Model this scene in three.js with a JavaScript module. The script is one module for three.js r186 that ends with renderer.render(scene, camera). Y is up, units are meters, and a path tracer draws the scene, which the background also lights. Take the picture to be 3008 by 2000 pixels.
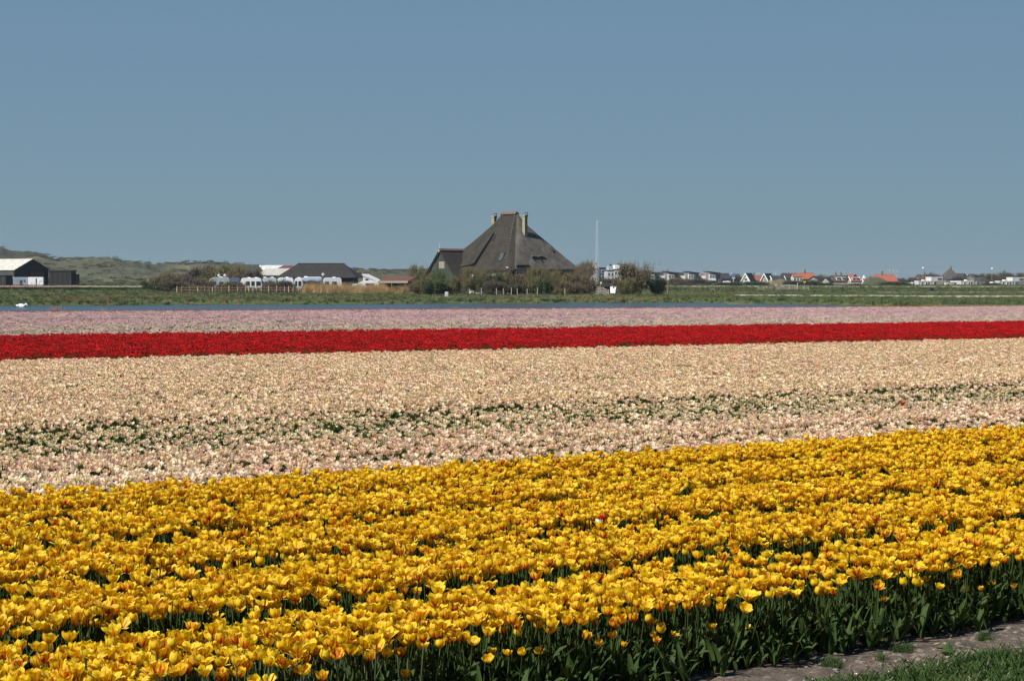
import * as THREE from 'three';
import { mergeGeometries, mergeVertices } from 'three/addons/utils/BufferGeometryUtils.js';
import { MarchingCubes } from 'three/addons/objects/MarchingCubes.js';
import { RoundedBoxGeometry } from 'three/addons/geometries/RoundedBoxGeometry.js';

// ---------------------------------------------------------------- camera, sky, sun, exposure
const scene = new THREE.Scene();
const F = 6346, CX = 1504, CY = 1000, EYE = 2.17;           // focal length in pixels of a 3008 x 2000 frame, eye height
const PITCH = Math.atan((CY - 825) / F);
const camera = new THREE.PerspectiveCamera(2 * Math.atan(1000 / F) * 180 / Math.PI, 1024 / 680, 0.1, 9000);
camera.position.set(0, EYE, 0);
camera.rotation.set(-PITCH, 0, 0);
scene.add(camera);

const renderer = new THREE.WebGLRenderer({ antialias: true });
renderer.setSize(1024, 680);
renderer.toneMapping = THREE.LinearToneMapping;
renderer.toneMappingExposure = 1.5;
renderer.shadowMap.enabled = true;

const SUN = new THREE.Vector3(-0.785 * Math.cos(0.75), Math.sin(0.75), 0.62 * Math.cos(0.75)).normalize();
{ // clear sky: pale blue-grey at the horizon, deeper blue upwards
  const w = 64, h = 256, a = new Float32Array(w * h * 4);
  const lin = c => c <= 0.04045 ? c / 12.92 : ((c + 0.055) / 1.055) ** 2.4;
  const stops = [[-90, 66, 72, 60], [-9, 88, 104, 108], [-2.5, 126, 150, 162], [0, 127, 151, 163], [1.2, 125, 151, 165], [3.5, 119, 148, 168], [7.5, 110, 142, 169], [16, 88, 126, 164], [40, 62, 101, 150], [90, 48, 86, 138]];
  for (let j = 0; j < h; j++) {
    const e = (j + 0.5) / h * 180 - 90;
    let k = 0; while (k < stops.length - 2 && e > stops[k + 1][0]) k++;
    const A = stops[k], B = stops[k + 1], t = Math.min(1, Math.max(0, (e - A[0]) / (B[0] - A[0])));
    for (let i = 0; i < w; i++) for (let c = 0; c < 4; c++) a[(j * w + i) * 4 + c] = c === 3 ? 1 : lin((A[c + 1] + (B[c + 1] - A[c + 1]) * t) / 255) / 1.5;
  }
  const sky = new THREE.DataTexture(a, w, h, THREE.RGBAFormat, THREE.FloatType);
  sky.mapping = THREE.EquirectangularReflectionMapping; sky.magFilter = sky.minFilter = THREE.LinearFilter; sky.needsUpdate = true;
  scene.background = sky; scene.environment = sky;
  scene.backgroundIntensity = 1; scene.environmentIntensity = 1;
}
const sun = new THREE.DirectionalLight(new THREE.Color().setRGB(1, 0.955, 0.885), 5);
sun.position.copy(SUN).multiplyScalar(300); sun.target.position.set(0, 0, -150); sun.position.add(sun.target.position);
sun.castShadow = true; sun.shadow.mapSize.set(4096, 4096); sun.shadow.radius = 1;
Object.assign(sun.shadow.camera, { left: -300, right: 300, top: 300, bottom: -300, near: 1, far: 1200 });
scene.add(sun, sun.target);

// ---------------------------------------------------------------- helpers
let seed = 12345;
const rnd = () => { seed = (seed + 0x6D2B79F5) | 0; let t = Math.imul(seed ^ (seed >>> 15), 1 | seed); t = (t + Math.imul(t ^ (t >>> 7), 61 | t)) ^ t; return ((t ^ (t >>> 14)) >>> 0) / 4294967296; };
const rr = (a, b) => a + (b - a) * rnd();
const gauss = () => Math.sqrt(-2 * Math.log(1 - rnd())) * Math.cos(2 * Math.PI * rnd());
const lerp = (a, b, t) => a + (b - a) * t, clamp = (x, a = 0, b = 1) => Math.min(b, Math.max(a, x));
const sstep = (a, b, x) => { const t = clamp((x - a) / (b - a)); return t * t * (3 - 2 * t); };
const pick = a => a[Math.floor(rnd() * a.length)];
const hash = (x, y, s) => { let h = Math.imul(x, 374761393) ^ Math.imul(y, 668265263) ^ Math.imul(s + 11, 2147483647 / 7 | 0); h = Math.imul(h ^ (h >>> 13), 1274126177); return ((h ^ (h >>> 16)) >>> 0) / 4294967296; };
function vnoise(x, y, p, s = 0) { // value noise with period p (0: none)
  const x0 = Math.floor(x), y0 = Math.floor(y), m = v => p ? ((v % p) + p) % p : v;
  const a = x - x0, b = y - y0, u = a * a * (3 - 2 * a), v = b * b * (3 - 2 * b);
  return lerp(lerp(hash(m(x0), m(y0), s), hash(m(x0 + 1), m(y0), s), u), lerp(hash(m(x0), m(y0 + 1), s), hash(m(x0 + 1), m(y0 + 1), s), u), v);
}
const fbm = (x, y, p, s, n = 4) => { let a = 0, w = 0.5, t = 0; for (let i = 0; i < n; i++) { a += w * vnoise(x, y, p, s + i); t += w; x *= 2; y *= 2; p *= 2; w *= 0.5; } return a / t; };
function tex(w, h, fn, rx = 1, ry = rx, srgb = true) { // fn -> [r, g, b] in 0..1
  const a = new Uint8Array(w * h * 4);
  for (let j = 0; j < h; j++) for (let i = 0; i < w; i++) { const c = fn(i / w, j / h, i, j), k = (j * w + i) * 4; for (let q = 0; q < 3; q++) a[k + q] = clamp(typeof c === 'number' ? c : c[q]) * 255; a[k + 3] = 255; }
  const t = new THREE.DataTexture(a, w, h, THREE.RGBAFormat);
  t.wrapS = t.wrapT = THREE.RepeatWrapping; t.magFilter = THREE.LinearFilter; t.minFilter = THREE.LinearMipmapLinearFilter; t.generateMipmaps = true;
  if (srgb) t.colorSpace = THREE.SRGBColorSpace; t.repeat.set(rx, ry); t.needsUpdate = true; return t;
}
const rep = (t, x, y = x) => { const c = t.clone(); c.repeat.set(x, y); c.needsUpdate = true; return c; };
const grain = tex(256, 256, (u, v) => 0.72 + 0.26 * fbm(u * 8, v * 8, 8, 3, 5));
const mottle = tex(256, 256, (u, v) => 0.5 + 0.5 * fbm(u * 16, v * 16, 16, 9, 4));
const streak = tex(256, 256, (u, v) => 0.62 + 0.24 * vnoise(u * 96, v * 6, 0, 5) * 1 + 0.14 * fbm(u * 12, v * 3, 0, 7, 3));
function M(c, o = {}) { const { phys, ...r } = o; const m = new (phys ? THREE.MeshPhysicalMaterial : THREE.MeshStandardMaterial)({ roughness: 0.85, side: THREE.DoubleSide, ...r }); m.color.setRGB(...c); return m; }
const grained = (c, rx = 0.3, o = {}) => M(c, { map: rep(grain, rx), ...o });

const used = {};
function nm(name) { const n = used[name] = (used[name] ?? -1) + 1; return n ? `${name}_${String(n).padStart(3, '0')}` : name; }
function T(o, label, category, group, kind) { o.userData.label = label; if (category) o.userData.category = category; if (group) o.userData.group = group; if (kind) o.userData.kind = kind; return o; }
function shade(o) { o.traverse(m => { if (m.isMesh) { m.castShadow = true; m.receiveShadow = true; } }); return o; }
function thing(name, label, category, pos, yaw = 0, group) { const g = new THREE.Group(); g.name = nm(name); g.position.set(...pos); g.rotation.y = yaw; scene.add(g); return T(g, label, category, group); }
function part(parent, name, geo, mat) { const g = Array.isArray(geo) ? merge(geo) : geo; const m = new THREE.Mesh(g, mat); const k = parent.children.filter(c => c.name.replace(/_\d{3}$/, '') === name).length; m.name = k ? `${name}_${String(k).padStart(3, '0')}` : name; parent.add(m); m.castShadow = m.receiveShadow = true; return m; }
function merge(list) {
  const keys = ['position', 'normal', 'uv', 'color'];
  const anyColor = list.some(g => g.attributes.color);
  return mergeGeometries(list.map(g => { g = g.index ? g.toNonIndexed() : g.clone(); for (const k of Object.keys(g.attributes)) if (!keys.includes(k)) g.deleteAttribute(k); if (!g.attributes.uv) g.setAttribute('uv', new THREE.BufferAttribute(new Float32Array(g.attributes.position.count * 2), 2)); if (anyColor && !g.attributes.color) g.setAttribute('color', new THREE.BufferAttribute(new Float32Array(g.attributes.position.count * 3).fill(1), 3)); if (!g.attributes.normal) g.computeVertexNormals(); return g; }));
}
function uvBox(g) { // uv in metres by the main axis of each face
  g = g.index ? g.toNonIndexed() : g; g.computeVertexNormals(); const p = g.attributes.position, n = g.attributes.normal, a = new Float32Array(p.count * 2);
  for (let i = 0; i < p.count; i++) { const x = Math.abs(n.getX(i)), y = Math.abs(n.getY(i)), z = Math.abs(n.getZ(i)); const flat = y > 1.5 * Math.max(x, z); a[i * 2] = !flat && x > z ? p.getZ(i) : p.getX(i); a[i * 2 + 1] = flat ? p.getZ(i) : p.getY(i); }
  g.setAttribute('uv', new THREE.BufferAttribute(a, 2)); return g;
}
const box = (w, h, d, x = 0, y = 0, z = 0) => uvBox(new THREE.BoxGeometry(w, h, d).translate(x, y, z));
const cyl = (r0, r1, h, x = 0, y = 0, z = 0, n = 8) => new THREE.CylinderGeometry(r1, r0, h, n).translate(x, y + h / 2, z);
function bar(a, b, r, n = 5, r2 = r) { const A = new THREE.Vector3(...a), B = new THREE.Vector3(...b), d = B.clone().sub(A); const g = new THREE.CylinderGeometry(r2, r, d.length(), n); g.applyQuaternion(new THREE.Quaternion().setFromUnitVectors(new THREE.Vector3(0, 1, 0), d.normalize())); return g.translate((A.x + B.x) / 2, (A.y + B.y) / 2, (A.z + B.z) / 2); }
function polyPrism(pts, depth, z = 0) { const s = new THREE.Shape(pts.map(p => new THREE.Vector2(...p))); return uvBox(new THREE.ExtrudeGeometry(s, { depth, bevelEnabled: false }).translate(0, 0, z)); }
function solid(v, faces) { const P = []; for (const f of faces) for (let i = 1; i < f.length - 1; i++) P.push(...v[f[0]], ...v[f[i]], ...v[f[i + 1]]); const g = new THREE.BufferGeometry(); g.setAttribute('position', new THREE.Float32BufferAttribute(P, 3)); g.computeVertexNormals(); return uvBox(g); }

// pixel (3008 x 2000 frame) -> point at distance d ahead of the camera
function pt(px, py, d) { const a = (px - CX) / F, b = -(py - CY) / F, s = Math.cos(PITCH) + b * Math.sin(PITCH); return [a / s * d, EYE + (b * Math.cos(PITCH) - Math.sin(PITCH)) / s * d, -d]; }
const X = (px, d) => (px - CX) / F * d;
const pxOf = (x, y, z) => { const d = -z, c = Math.cos(PITCH), s = Math.sin(PITCH), dy = y - EYE, dep = d * c - dy * s, up = dy * c + d * s; return [CX + F * x / dep, CY - F * up / dep]; };

// ---------------------------------------------------------------- terrain
const prof = (pts, d) => { if (d <= pts[0][0]) return pts[0][1]; for (let i = 1; i < pts.length; i++) if (d < pts[i][0]) return lerp(pts[i - 1][1], pts[i][1], (d - pts[i - 1][0]) / (pts[i][0] - pts[i - 1][0])); return pts[pts.length - 1][1]; };
const LEFT = [[185, -0.58], [300, -0.5], [390, -0.28], [500, 0.2], [640, 0.7], [900, 1], [4000, 1]], RIGHT = [[185, -0.58], [300, -0.5], [390, -0.28], [560, 0], [4000, 0]];
const SHORE = [[-140, 242], [-65, 265], [24, 303], [31, 300], [40, 280], [46, 252], [49, 228], [52, 200]];
const WATER = -0.9;
function gy(x, d) {
  if (d < 185) return -0.00315 * d;
  const u = x / d * F + CX, g = lerp(prof(LEFT, d), prof(RIGHT, d), sstep(1500, 1900, u));
  const near = 184.7 + 0.56 * x + 9, far = prof(SHORE, x), k = Math.min(d - near, far - d);
  const bump = d > 290 && d < 330 ? (fbm(x / 9, d / 9, 0, 2, 3) - 0.5) * 0.25 : 0;
  return g + bump - 1.25 * sstep(-3, 4, k + (vnoise(x / 3, d / 3, 0, 8) - 0.5) * 2.5);
}
function sheet(xs, ds, f, uvs = 1, col) {
  const P = [], U = [], I = [], C = [], n = xs.length;
  for (const d of ds) for (const x of xs) { P.push(x, f(x, d), -d); U.push(x * uvs, d * uvs); if (col) C.push(...col(x, d)); }
  for (let j = 0; j < ds.length - 1; j++) for (let i = 0; i < n - 1; i++) { const a = j * n + i; I.push(a, a + 1, a + n, a + 1, a + n + 1, a + n); }
  const g = new THREE.BufferGeometry(); g.setAttribute('position', new THREE.Float32BufferAttribute(P, 3)); g.setAttribute('uv', new THREE.Float32BufferAttribute(U, 2)); if (col) g.setAttribute('color', new THREE.Float32BufferAttribute(C, 3)); g.setIndex(I); g.computeVertexNormals(); return g;
}
function span(list) { const o = []; for (let i = 0; i < list.length - 1; i++) { const [a, st] = list[i], b = list[i + 1][0], n = Math.max(1, Math.round((b - a) / st)); for (let k = 0; k < n; k++) o.push(lerp(a, b, k / n)); } o.push(list[list.length - 1][0]); return o; }

const meadowTex = tex(512, 512, (u, v) => { const a = fbm(u * 10, v * 10, 10, 21, 5), b = fbm(u * 60, v * 60, 60, 31, 2), c = clamp((a - 0.35) * 1.6); return [lerp(0.27, 0.40, c) * (0.75 + 0.5 * b), lerp(0.36, 0.42, c) * (0.75 + 0.5 * b), lerp(0.16, 0.22, c) * (0.75 + 0.5 * b)]; }, 1 / 14);
const groundCol = (x, d) => { const k = (0.75 + 0.5 * fbm(x / 22, d / 30, 0, 41, 3)) * (d > 400 ? 0.82 + 0.3 * (fbm(x / 60, d / 24, 0, 43, 2) - 0.5) : 1), dry = sstep(0.55, 0.75, fbm(x / 35, d / 20, 0, 51, 3)) * (d > 260 ? 1 : 0); return [k * lerp(0.6, 0.88, dry), k * lerp(0.62, 0.7, dry), k * 0.5]; };
{
  const xs = span([[-2600, 200], [-600, 60], [-220, 12], [-90, 2.5], [90, 12], [220, 60], [600, 200], [2600, 1]]);
  const ds = span([[-40, 4], [180, 2], [330, 4], [520, 15], [1000, 60], [2200, 300], [6000, 1]]);
  const g = new THREE.Mesh(sheet(xs, ds, (x, d) => gy(x, d) - (d > 8.5 && d < 186 ? 0.05 : 0), 1, groundCol), M([1, 1, 1], { map: meadowTex, vertexColors: true, roughness: 1, bumpMap: rep(mottle, 1 / 5), bumpScale: 0.08 }));
  g.name = 'meadow'; scene.add(shade(g)); T(g, 'flat green polder meadow reaching to the village and the dunes', 'meadow', null, 'structure');
}
{
  const b = tex(512, 512, (u, v) => 0.5 * fbm(u * 40, v * 24, 0, 61, 2) + 0.5 * fbm(u * 90, v * 60, 0, 71, 2), 1 / 7, 1 / 7, false);
  const w = new THREE.Mesh(sheet(span([[-160, 8], [75, 1]]), span([[95, 5], [320, 1]]), () => WATER), M([0.03, 0.042, 0.05], { roughness: 0.2, bumpMap: b, bumpScale: 0.22, side: THREE.FrontSide }));
  w.name = 'pond_water'; w.receiveShadow = true; scene.add(w); T(w, 'strip of rippled blue pond water behind the flower beds', 'pond', null, 'structure');
}
// dunes: silhouette heights by pixel column, at about 1500 m
const RIDGE = [[-900, 745], [-400, 726], [-150, 738], [0, 731], [20, 738], [38, 744], [60, 741], [100, 739], [125, 743], [150, 751], [165, 756], [185, 753], [235, 750], [310, 751], [340, 757], [365, 765], [392, 768], [415, 774], [428, 771], [455, 779], [500, 775], [560, 773], [640, 772], [760, 777], [850, 784], [1000, 789], [1150, 790], [1260, 789], [1400, 797], [1560, 806], [1700, 812], [2400, 818], [3400, 819], [4200, 819]];
{
  const hgt = (u, d) => {
    const top = (821 - prof(RIDGE, u)) * 1500 / F + 2.17, x = (u - CX) / F * d;
    const t = clamp((d - 880) / 620), back = d > 1500 ? 1 - sstep(1500, 2100, d) * 0.8 : 1;
    const shape = 0.1 * sstep(0, 0.15, t) + 0.28 * sstep(0.1, 0.5, t) + 0.62 * sstep(0.45, 1, t);
    const hum = (fbm(x / 38, d / 60, 0, 81, 4) - 0.5) * top * 0.55 * sstep(0, 0.3, t) * (1 - 0.8 * sstep(0.85, 1, t) * (d < 1600 ? 1 : 0)) + (fbm(x / 7, d / 11, 0, 91, 3) - 0.5) * 2.2 * sstep(0, 0.2, t) * (1 - 0.45 * sstep(0.9, 1, t));
    return lerp(-0.6, top, shape) * back + hum;
  };
  const us = span([[-900, 30], [-60, 5], [1400, 20], [4200, 1]]), ds = span([[880, 22], [1400, 8], [1540, 50], [2200, 1]]);
  const P = [], U = [], I = [], C = [], n = us.length;
  for (const d of ds) for (const u of us) {
    const x = (u - CX) / F * 1400, y = hgt(u, d); P.push(x * (d / 1400), y, -d); U.push(x, d + y);
    const a = fbm(x / 26, d / 40 + y / 8, 0, 101, 4), b = fbm(x / 6, d / 9, 0, 111, 3), scrub = sstep(0.5, 0.64, a) , sand = sstep(0.6, 0.7, fbm(x / 45, d / 18 + 3, 0, 121, 4)) * (1 - scrub);
    C.push(lerp(lerp(0.125, 0.2, sand), 0.06, scrub) * (0.6 + 0.8 * b), lerp(lerp(0.125, 0.19, sand), 0.066, scrub) * (0.6 + 0.8 * b), lerp(lerp(0.052, 0.1, sand), 0.028, scrub) * (0.6 + 0.8 * b));
  }
  for (let j = 0; j < ds.length - 1; j++) for (let i = 0; i < n - 1; i++) { const a = j * n + i; I.push(a, a + 1, a + n, a + 1, a + n + 1, a + n); }
  const g = new THREE.BufferGeometry(); g.setAttribute('position', new THREE.Float32BufferAttribute(P, 3)); g.setAttribute('uv', new THREE.Float32BufferAttribute(U, 2)); g.setAttribute('color', new THREE.Float32BufferAttribute(C, 3)); g.setIndex(I); g.computeVertexNormals();
  const m = new THREE.Mesh(g, M([1, 1, 1], { vertexColors: true, map: rep(mottle, 1 / 22, 1 / 22), roughness: 1, bumpMap: rep(mottle, 1 / 14), bumpScale: 0.9 })); m.name = 'dunes'; scene.add(shade(m)); T(m, 'range of grassy sand dunes along the left horizon', 'dunes', null, 'structure');
}
// tracks and ditches in the meadow on the right, flower strips seen edge-on far left
function strip(name, label, px0, px1, y0, y1, w, mat, hh, cat) { // a low bank or kerb on the meadow between two pixel columns
  const ground = (px, py) => { let lo = 200, hi = 3000; for (let i = 0; i < 40; i++) { const m = (lo + hi) / 2, p = pt(px, py, m); if (p[1] > gy(p[0], m)) lo = m; else hi = m; } return lo; };
  const P = [], U = [], I = [], n = 90, d0 = ground(px0, y0), d1 = ground(px1, y1);
  for (let i = 0; i <= n; i++) { const t = i / n, x = lerp(X(px0, d0), X(px1, d1), t), d = lerp(d0, d1, t), wv = 0.85 + 0.3 * vnoise(i * 0.9, 2, 0, 5), g = gy(x, d); [[d - w / 2 - hh, -0.3], [d - w / 2, hh * wv], [d + w / 2, hh * wv], [d + w / 2 + hh, -0.3]].forEach(([dd, h], k) => { P.push(x, g + h, -dd); U.push(x, k * 0.7); }); if (i < n) for (let k = 0; k < 3; k++) { const q = i * 4 + k; I.push(q, q + 4, q + 1, q + 1, q + 4, q + 5); } }
  const g = new THREE.BufferGeometry(); g.setAttribute('position', new THREE.Float32BufferAttribute(P, 3)); g.setAttribute('uv', new THREE.Float32BufferAttribute(U, 2)); g.setIndex(I); g.computeVertexNormals();
  const m = new THREE.Mesh(g, mat); m.name = nm(name); scene.add(shade(m)); T(m, label, cat, null, 'structure'); return m;
}
const sandM = grained([0.42, 0.37, 0.28], 0.4), paleM = grained([0.42, 0.4, 0.34], 0.5);
strip('path', 'pale sandy path running straight below the village', 1900, 3300, 843.5, 845.2, 5, sandM, 0.42, 'path');
strip('farm_track', 'low white concrete edge in the right meadow, nearer one', 2158, 3300, 871, 878, 1.2, paleM, 0.3, 'track');
strip('farm_track', 'low white concrete edge in the right meadow under the dark tank, farther one', 2575, 3300, 861.5, 861, 1.2, paleM, 0.24, 'track');

// ---------------------------------------------------------------- tulip fields
function topAt(px, py, h = 0.43) { let lo = 4, hi = 260; for (let i = 0; i < 44; i++) { const m = (lo + hi) / 2; if (pt(px, py, m)[1] > h - 0.00315 * m) lo = m; else hi = m; } return [pt(px, py, lo)[0], lo]; }
function lineOf(p, q, h) { const A = topAt(...p, h), B = topAt(...q, h), b = (B[1] - A[1]) / (B[0] - A[0]); return { a: A[1] - b * A[0], b }; }
const LF = lineOf([1595, 1862], [2960, 1660]), LY = lineOf([0, 1452], [3008, 1250]), LP = lineOf([0, 1056], [3008, 992]), LR = lineOf([0, 985], [3008, 943]), LK = lineOf([0, 916], [3008, 899]);
const mixLine = (A, B, s) => ({ a: lerp(A.a, B.a, s), b: lerp(A.b, B.b, s) });
const fieldY = d => -0.00315 * d;
{ // bare soil under the fields, seen along the front edge and between the beds
  const soilTex = tex(512, 512, (u, v) => { const a = fbm(u * 14, v * 14, 14, 131, 5), b = fbm(u * 90, v * 90, 90, 141, 2), k = 0.7 + 0.5 * (b - 0.5) + 0.5 * (a - 0.5); return [0.45 * k, 0.39 * k, 0.33 * k]; }, 1 / 1.4);
  const bumpT = tex(256, 256, (u, v) => 0.6 * fbm(u * 20, v * 20, 20, 151, 4) + 0.4 * vnoise(u * 90, v * 90, 90, 161), 1 / 0.7, 1 / 0.7, false);
  const P = [], U = [], I = [], rows = []; for (let s = -0.16; s < 0.02; s += 0.004) rows.push(mixLine(LF, LY, s)); for (let s = 0.02; s < 1; s += 0.05) rows.push(mixLine(LF, LY, s)); for (let s = 0; s <= 1; s += 0.1) rows.push(mixLine(LY, LP, s)); for (let s = 0.1; s <= 1; s += 0.1) rows.push(mixLine(LP, LK, s));
  const nx = 160; rows.forEach((l, j) => { for (let i = 0; i <= nx; i++) { const x = lerp(-0.34 * l.a / (1 + 0.34 * l.b), Math.min(0.34 * l.a / Math.max(0.3, 1 - 0.34 * l.b), 90), i / nx), d = Math.min(l.a + l.b * x, 184.7 + 0.56 * x + 5); P.push(x, fieldY(d) + (d < 40 ? 0.045 * (fbm(x * 2.2, d * 2.2, 0, 171, 3) - 0.5) + 0.018 * (fbm(x * 11, d * 11, 0, 172, 2) - 0.5) : 0), -d); U.push(x, d); if (j < rows.length - 1 && i < nx) { const a = j * (nx + 1) + i, b = a + nx + 1; I.push(a, a + 1, b, a + 1, b + 1, b); } } });
  const g = new THREE.BufferGeometry(); g.setAttribute('position', new THREE.Float32BufferAttribute(P, 3)); g.setAttribute('uv', new THREE.Float32BufferAttribute(U, 2)); g.setIndex(I); g.computeVertexNormals();
  const m = new THREE.Mesh(g, M([1, 1, 1], { map: soilTex, bumpMap: bumpT, bumpScale: 0.012, roughness: 1 })); m.name = 'soil'; scene.add(shade(m)); T(m, 'grey-brown sandy soil strip along the front of the yellow tulips', 'soil', null, 'structure');
}
function petalGeo({ L, R, W, open, phi, inner = 0, nu = 6, nv = 6, curl = 0 }) {
  const P = [], U = [], I = [], c = Math.cos(phi), s = Math.sin(phi), k1 = rr(-1, 1), k2 = rr(0, 6);
  for (let j = 0; j <= nv; j++) for (let i = 0; i <= nu; i++) {
    const v = j / nv, u = i / nu * 2 - 1;
    const bell = Math.pow(Math.sin(Math.PI / 2 * Math.min(1, v * 1.9)), 0.8), close = 1 - (1 - open) * 0.42 * clamp((v - 0.5) / 0.5);
    const r0 = R * (inner ? 0.88 : 1) * bell * close + open * 0.034 * v * v + curl * v * v * v;
    const w = W * Math.pow(v + 0.004, 0.45) * Math.sqrt(Math.max(0, 1 - Math.pow(v, 3.4)));
    const rho = r0 + 0.006 + u * u * (open * 0.007 - 0.001), ang = clamp(u * w / Math.max(rho, 0.016), -1.1, 1.1);
    const h = L * v * (1 - 0.2 * open * v) - Math.max(0, curl) * 0.6 * v * v * v + 0.0035 * Math.sin(u * 4 + k2) * v * v + 0.003 * k1 * u * v;
    const x = rho * Math.cos(ang), z = rho * Math.sin(ang);
    P.push(x * c - z * s, h, x * s + z * c); U.push(0.5 + 0.5 * u * Math.min(1, w / W + 0.15), v);
  }
  for (let j = 0; j < nv; j++) for (let i = 0; i < nu; i++) { const a = j * (nu + 1) + i, b = a + nu + 1; I.push(a, b, a + 1, a + 1, b, b + 1); }
  const g = new THREE.BufferGeometry(); g.setAttribute('position', new THREE.Float32BufferAttribute(P, 3)); g.setAttribute('uv', new THREE.Float32BufferAttribute(U, 2)); g.setIndex(I); g.computeVertexNormals(); return g;
}
function leafGeo({ L, W, yaw, lean, bend, y0 = 0.02, n = 7, twist = 0 }) {
  const P = [], U = [], I = []; let r = 0.006, y = y0; const c = Math.cos(yaw), s = Math.sin(yaw), wav = rr(0, 6);
  for (let j = 0; j <= n; j++) {
    const v = j / n, th = lean + bend * v * v, w = W * 0.5 * Math.pow(Math.sin(Math.PI * Math.pow(0.06 + 0.94 * v, 0.72)), 0.8) + 0.0008, tw = twist * v;
    for (let i = -1; i <= 1; i++) { const fold = Math.abs(i) * w * 0.45, q = i * w * Math.cos(tw), up = fold * Math.sin(th) + i * w * Math.sin(tw) * 0.7 + 0.006 * Math.sin(v * 9 + wav + i) * v, out = r - fold * Math.cos(th) * 0.8; P.push(out * c - q * s, y + up, out * s + q * c); U.push(i * 0.5 + 0.5, v); }
    r += L / n * Math.sin(th); y += L / n * Math.cos(th);
    if (j < n) { const a = j * 3; for (let i = 0; i < 2; i++) I.push(a + i, a + i + 3, a + i + 1, a + i + 1, a + i + 3, a + i + 4); }
  }
  const g = new THREE.BufferGeometry(); g.setAttribute('position', new THREE.Float32BufferAttribute(P, 3)); g.setAttribute('uv', new THREE.Float32BufferAttribute(U, 2)); g.setIndex(I); g.computeVertexNormals(); return g;
}
function stemGeo(h, lx, lz, r = 0.0034) { const c = new THREE.CatmullRomCurve3([new THREE.Vector3(0, -0.02, 0), new THREE.Vector3(lx * 0.25, h * 0.5, lz * 0.25), new THREE.Vector3(lx, h, lz)]); return new THREE.TubeGeometry(c, 5, r, 5); }
// dye of the petals: yellow with a feathered red flame up the middle
function flameTex(base, flame, width, reach, sd, edge = 0) {
  return tex(64, 96, (u, v) => {
    const c = Math.abs(u - 0.5), n = vnoise(u * 26, v * 5, 0, sd), n2 = fbm(u * 5, v * 5, 0, sd + 5, 3);
    const lim = width * (1.15 - v / reach) * (0.5 + n) , f = v < reach ? sstep(0.02, -0.03, c - lim) : 0, e = edge * sstep(0.38, 0.5, c + 0.1 * (n - 0.5)) * sstep(0.3, 0.8, v) * (n2 > 0.5 ? 1 : 0);
    const k = clamp(f + e) * (0.75 + 0.25 * n2), b = 0.92 + 0.16 * (n2 - 0.5), g = sstep(0.14, 0.0, v) * 0.5;
    return base.map((x, i) => lerp(lerp(x * b, [0.62, 0.6, 0.16][i], g), flame[i] * (0.8 + 0.4 * n), k));
  });
}
const petalM = (map, tr = 0.42) => M([1, 1, 1], { phys: 1, map, transmission: tr, thickness: 0, roughness: 0.62, specularIntensity: 0.5 });
const YB = [0.98, 0.83, 0.035], RED = [0.74, 0.12, 0.05];
const petalY = map => petalM(map, 0.45);
const yellowM = [petalY(flameTex(YB, RED, 0.045, 0.7, 1)), petalY(flameTex([0.98, 0.845, 0.05], RED, 0.1, 0.72, 2)), petalY(flameTex([0.97, 0.805, 0.03], RED, 0.13, 0.75, 3)), petalY(flameTex([0.97, 0.84, 0.08], [0.8, 0.3, 0.08], 0.03, 0.5, 4)), petalY(flameTex([0.97, 0.78, 0.03], [0.68, 0.09, 0.05], 0.22, 0.85, 5, 0.7)), petalY(flameTex([0.98, 0.83, 0.05], RED, 0.075, 0.9, 6, 0.3))];
const leafTex = tex(32, 128, (u, v) => { const k = 0.86 + 0.2 * vnoise(u * 22, v * 3, 0, 5) + 0.14 * (fbm(u * 3, v * 8, 0, 6, 3) - 0.5) - (Math.abs(u - 0.5) < 0.03 ? 0.08 : 0); return [0.31 * k, 0.40 * k, 0.21 * k]; });
const leafM = M([0.56, 0.57, 0.5], { phys: 1, map: leafTex, transmission: 0.22, thickness: 0, roughness: 0.65, specularIntensity: 0.2 });
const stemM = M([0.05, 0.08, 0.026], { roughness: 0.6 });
function tulipProto({ L = 0.07, R = 0.029, W = 0.034, open, h, nu = 6, nv = 6, leaves = 3, leafL = 0.26, leafW = 0.05, curl = 0, K = 0.7 }) {
  const lx = rr(-0.03, 0.03), lz = rr(-0.03, 0.03), petals = [], tilt = new THREE.Matrix4().makeRotationFromEuler(new THREE.Euler(rr(-0.2, 0.2), 0, rr(-0.2, 0.2))).setPosition(lx, h, lz), p0 = rr(0, 6);
  for (let k = 0; k < 6; k++) { const g = petalGeo({ L: L * rr(0.94, 1.06), R, W: W * rr(0.92, 1.08), open: clamp(open * rr(0.75, 1.25) + (k < 3 ? 0.06 : 0), 0, 1.3), phi: p0 + k % 3 * 2.0944 + (k < 3 ? 0 : 1.0472) + rr(-0.1, 0.1), inner: k < 3 ? 0 : 1, nu, nv, curl: k < 3 ? curl * rr(0.3, 1.4) : 0 }); petals.push(g.scale(K, K, K).applyMatrix4(tilt)); }
  const lv = []; const y0 = rr(0, 6); for (let k = 0; k < leaves; k++) lv.push(leafGeo({ L: leafL * rr(0.75, 1.2), W: leafW * rr(0.75, 1.25), yaw: y0 + k * 2.2 + rr(-0.4, 0.4), lean: rr(0.12, 0.5), bend: rr(0.1, 1.3), twist: rr(-0.7, 0.7), n: nv > 3 ? 7 : 4 }));
  return { petals, stem: stemGeo(h, lx, lz), leaves: lv };
}
const zero = new THREE.Matrix4().makeScale(0, 0, 0);
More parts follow.
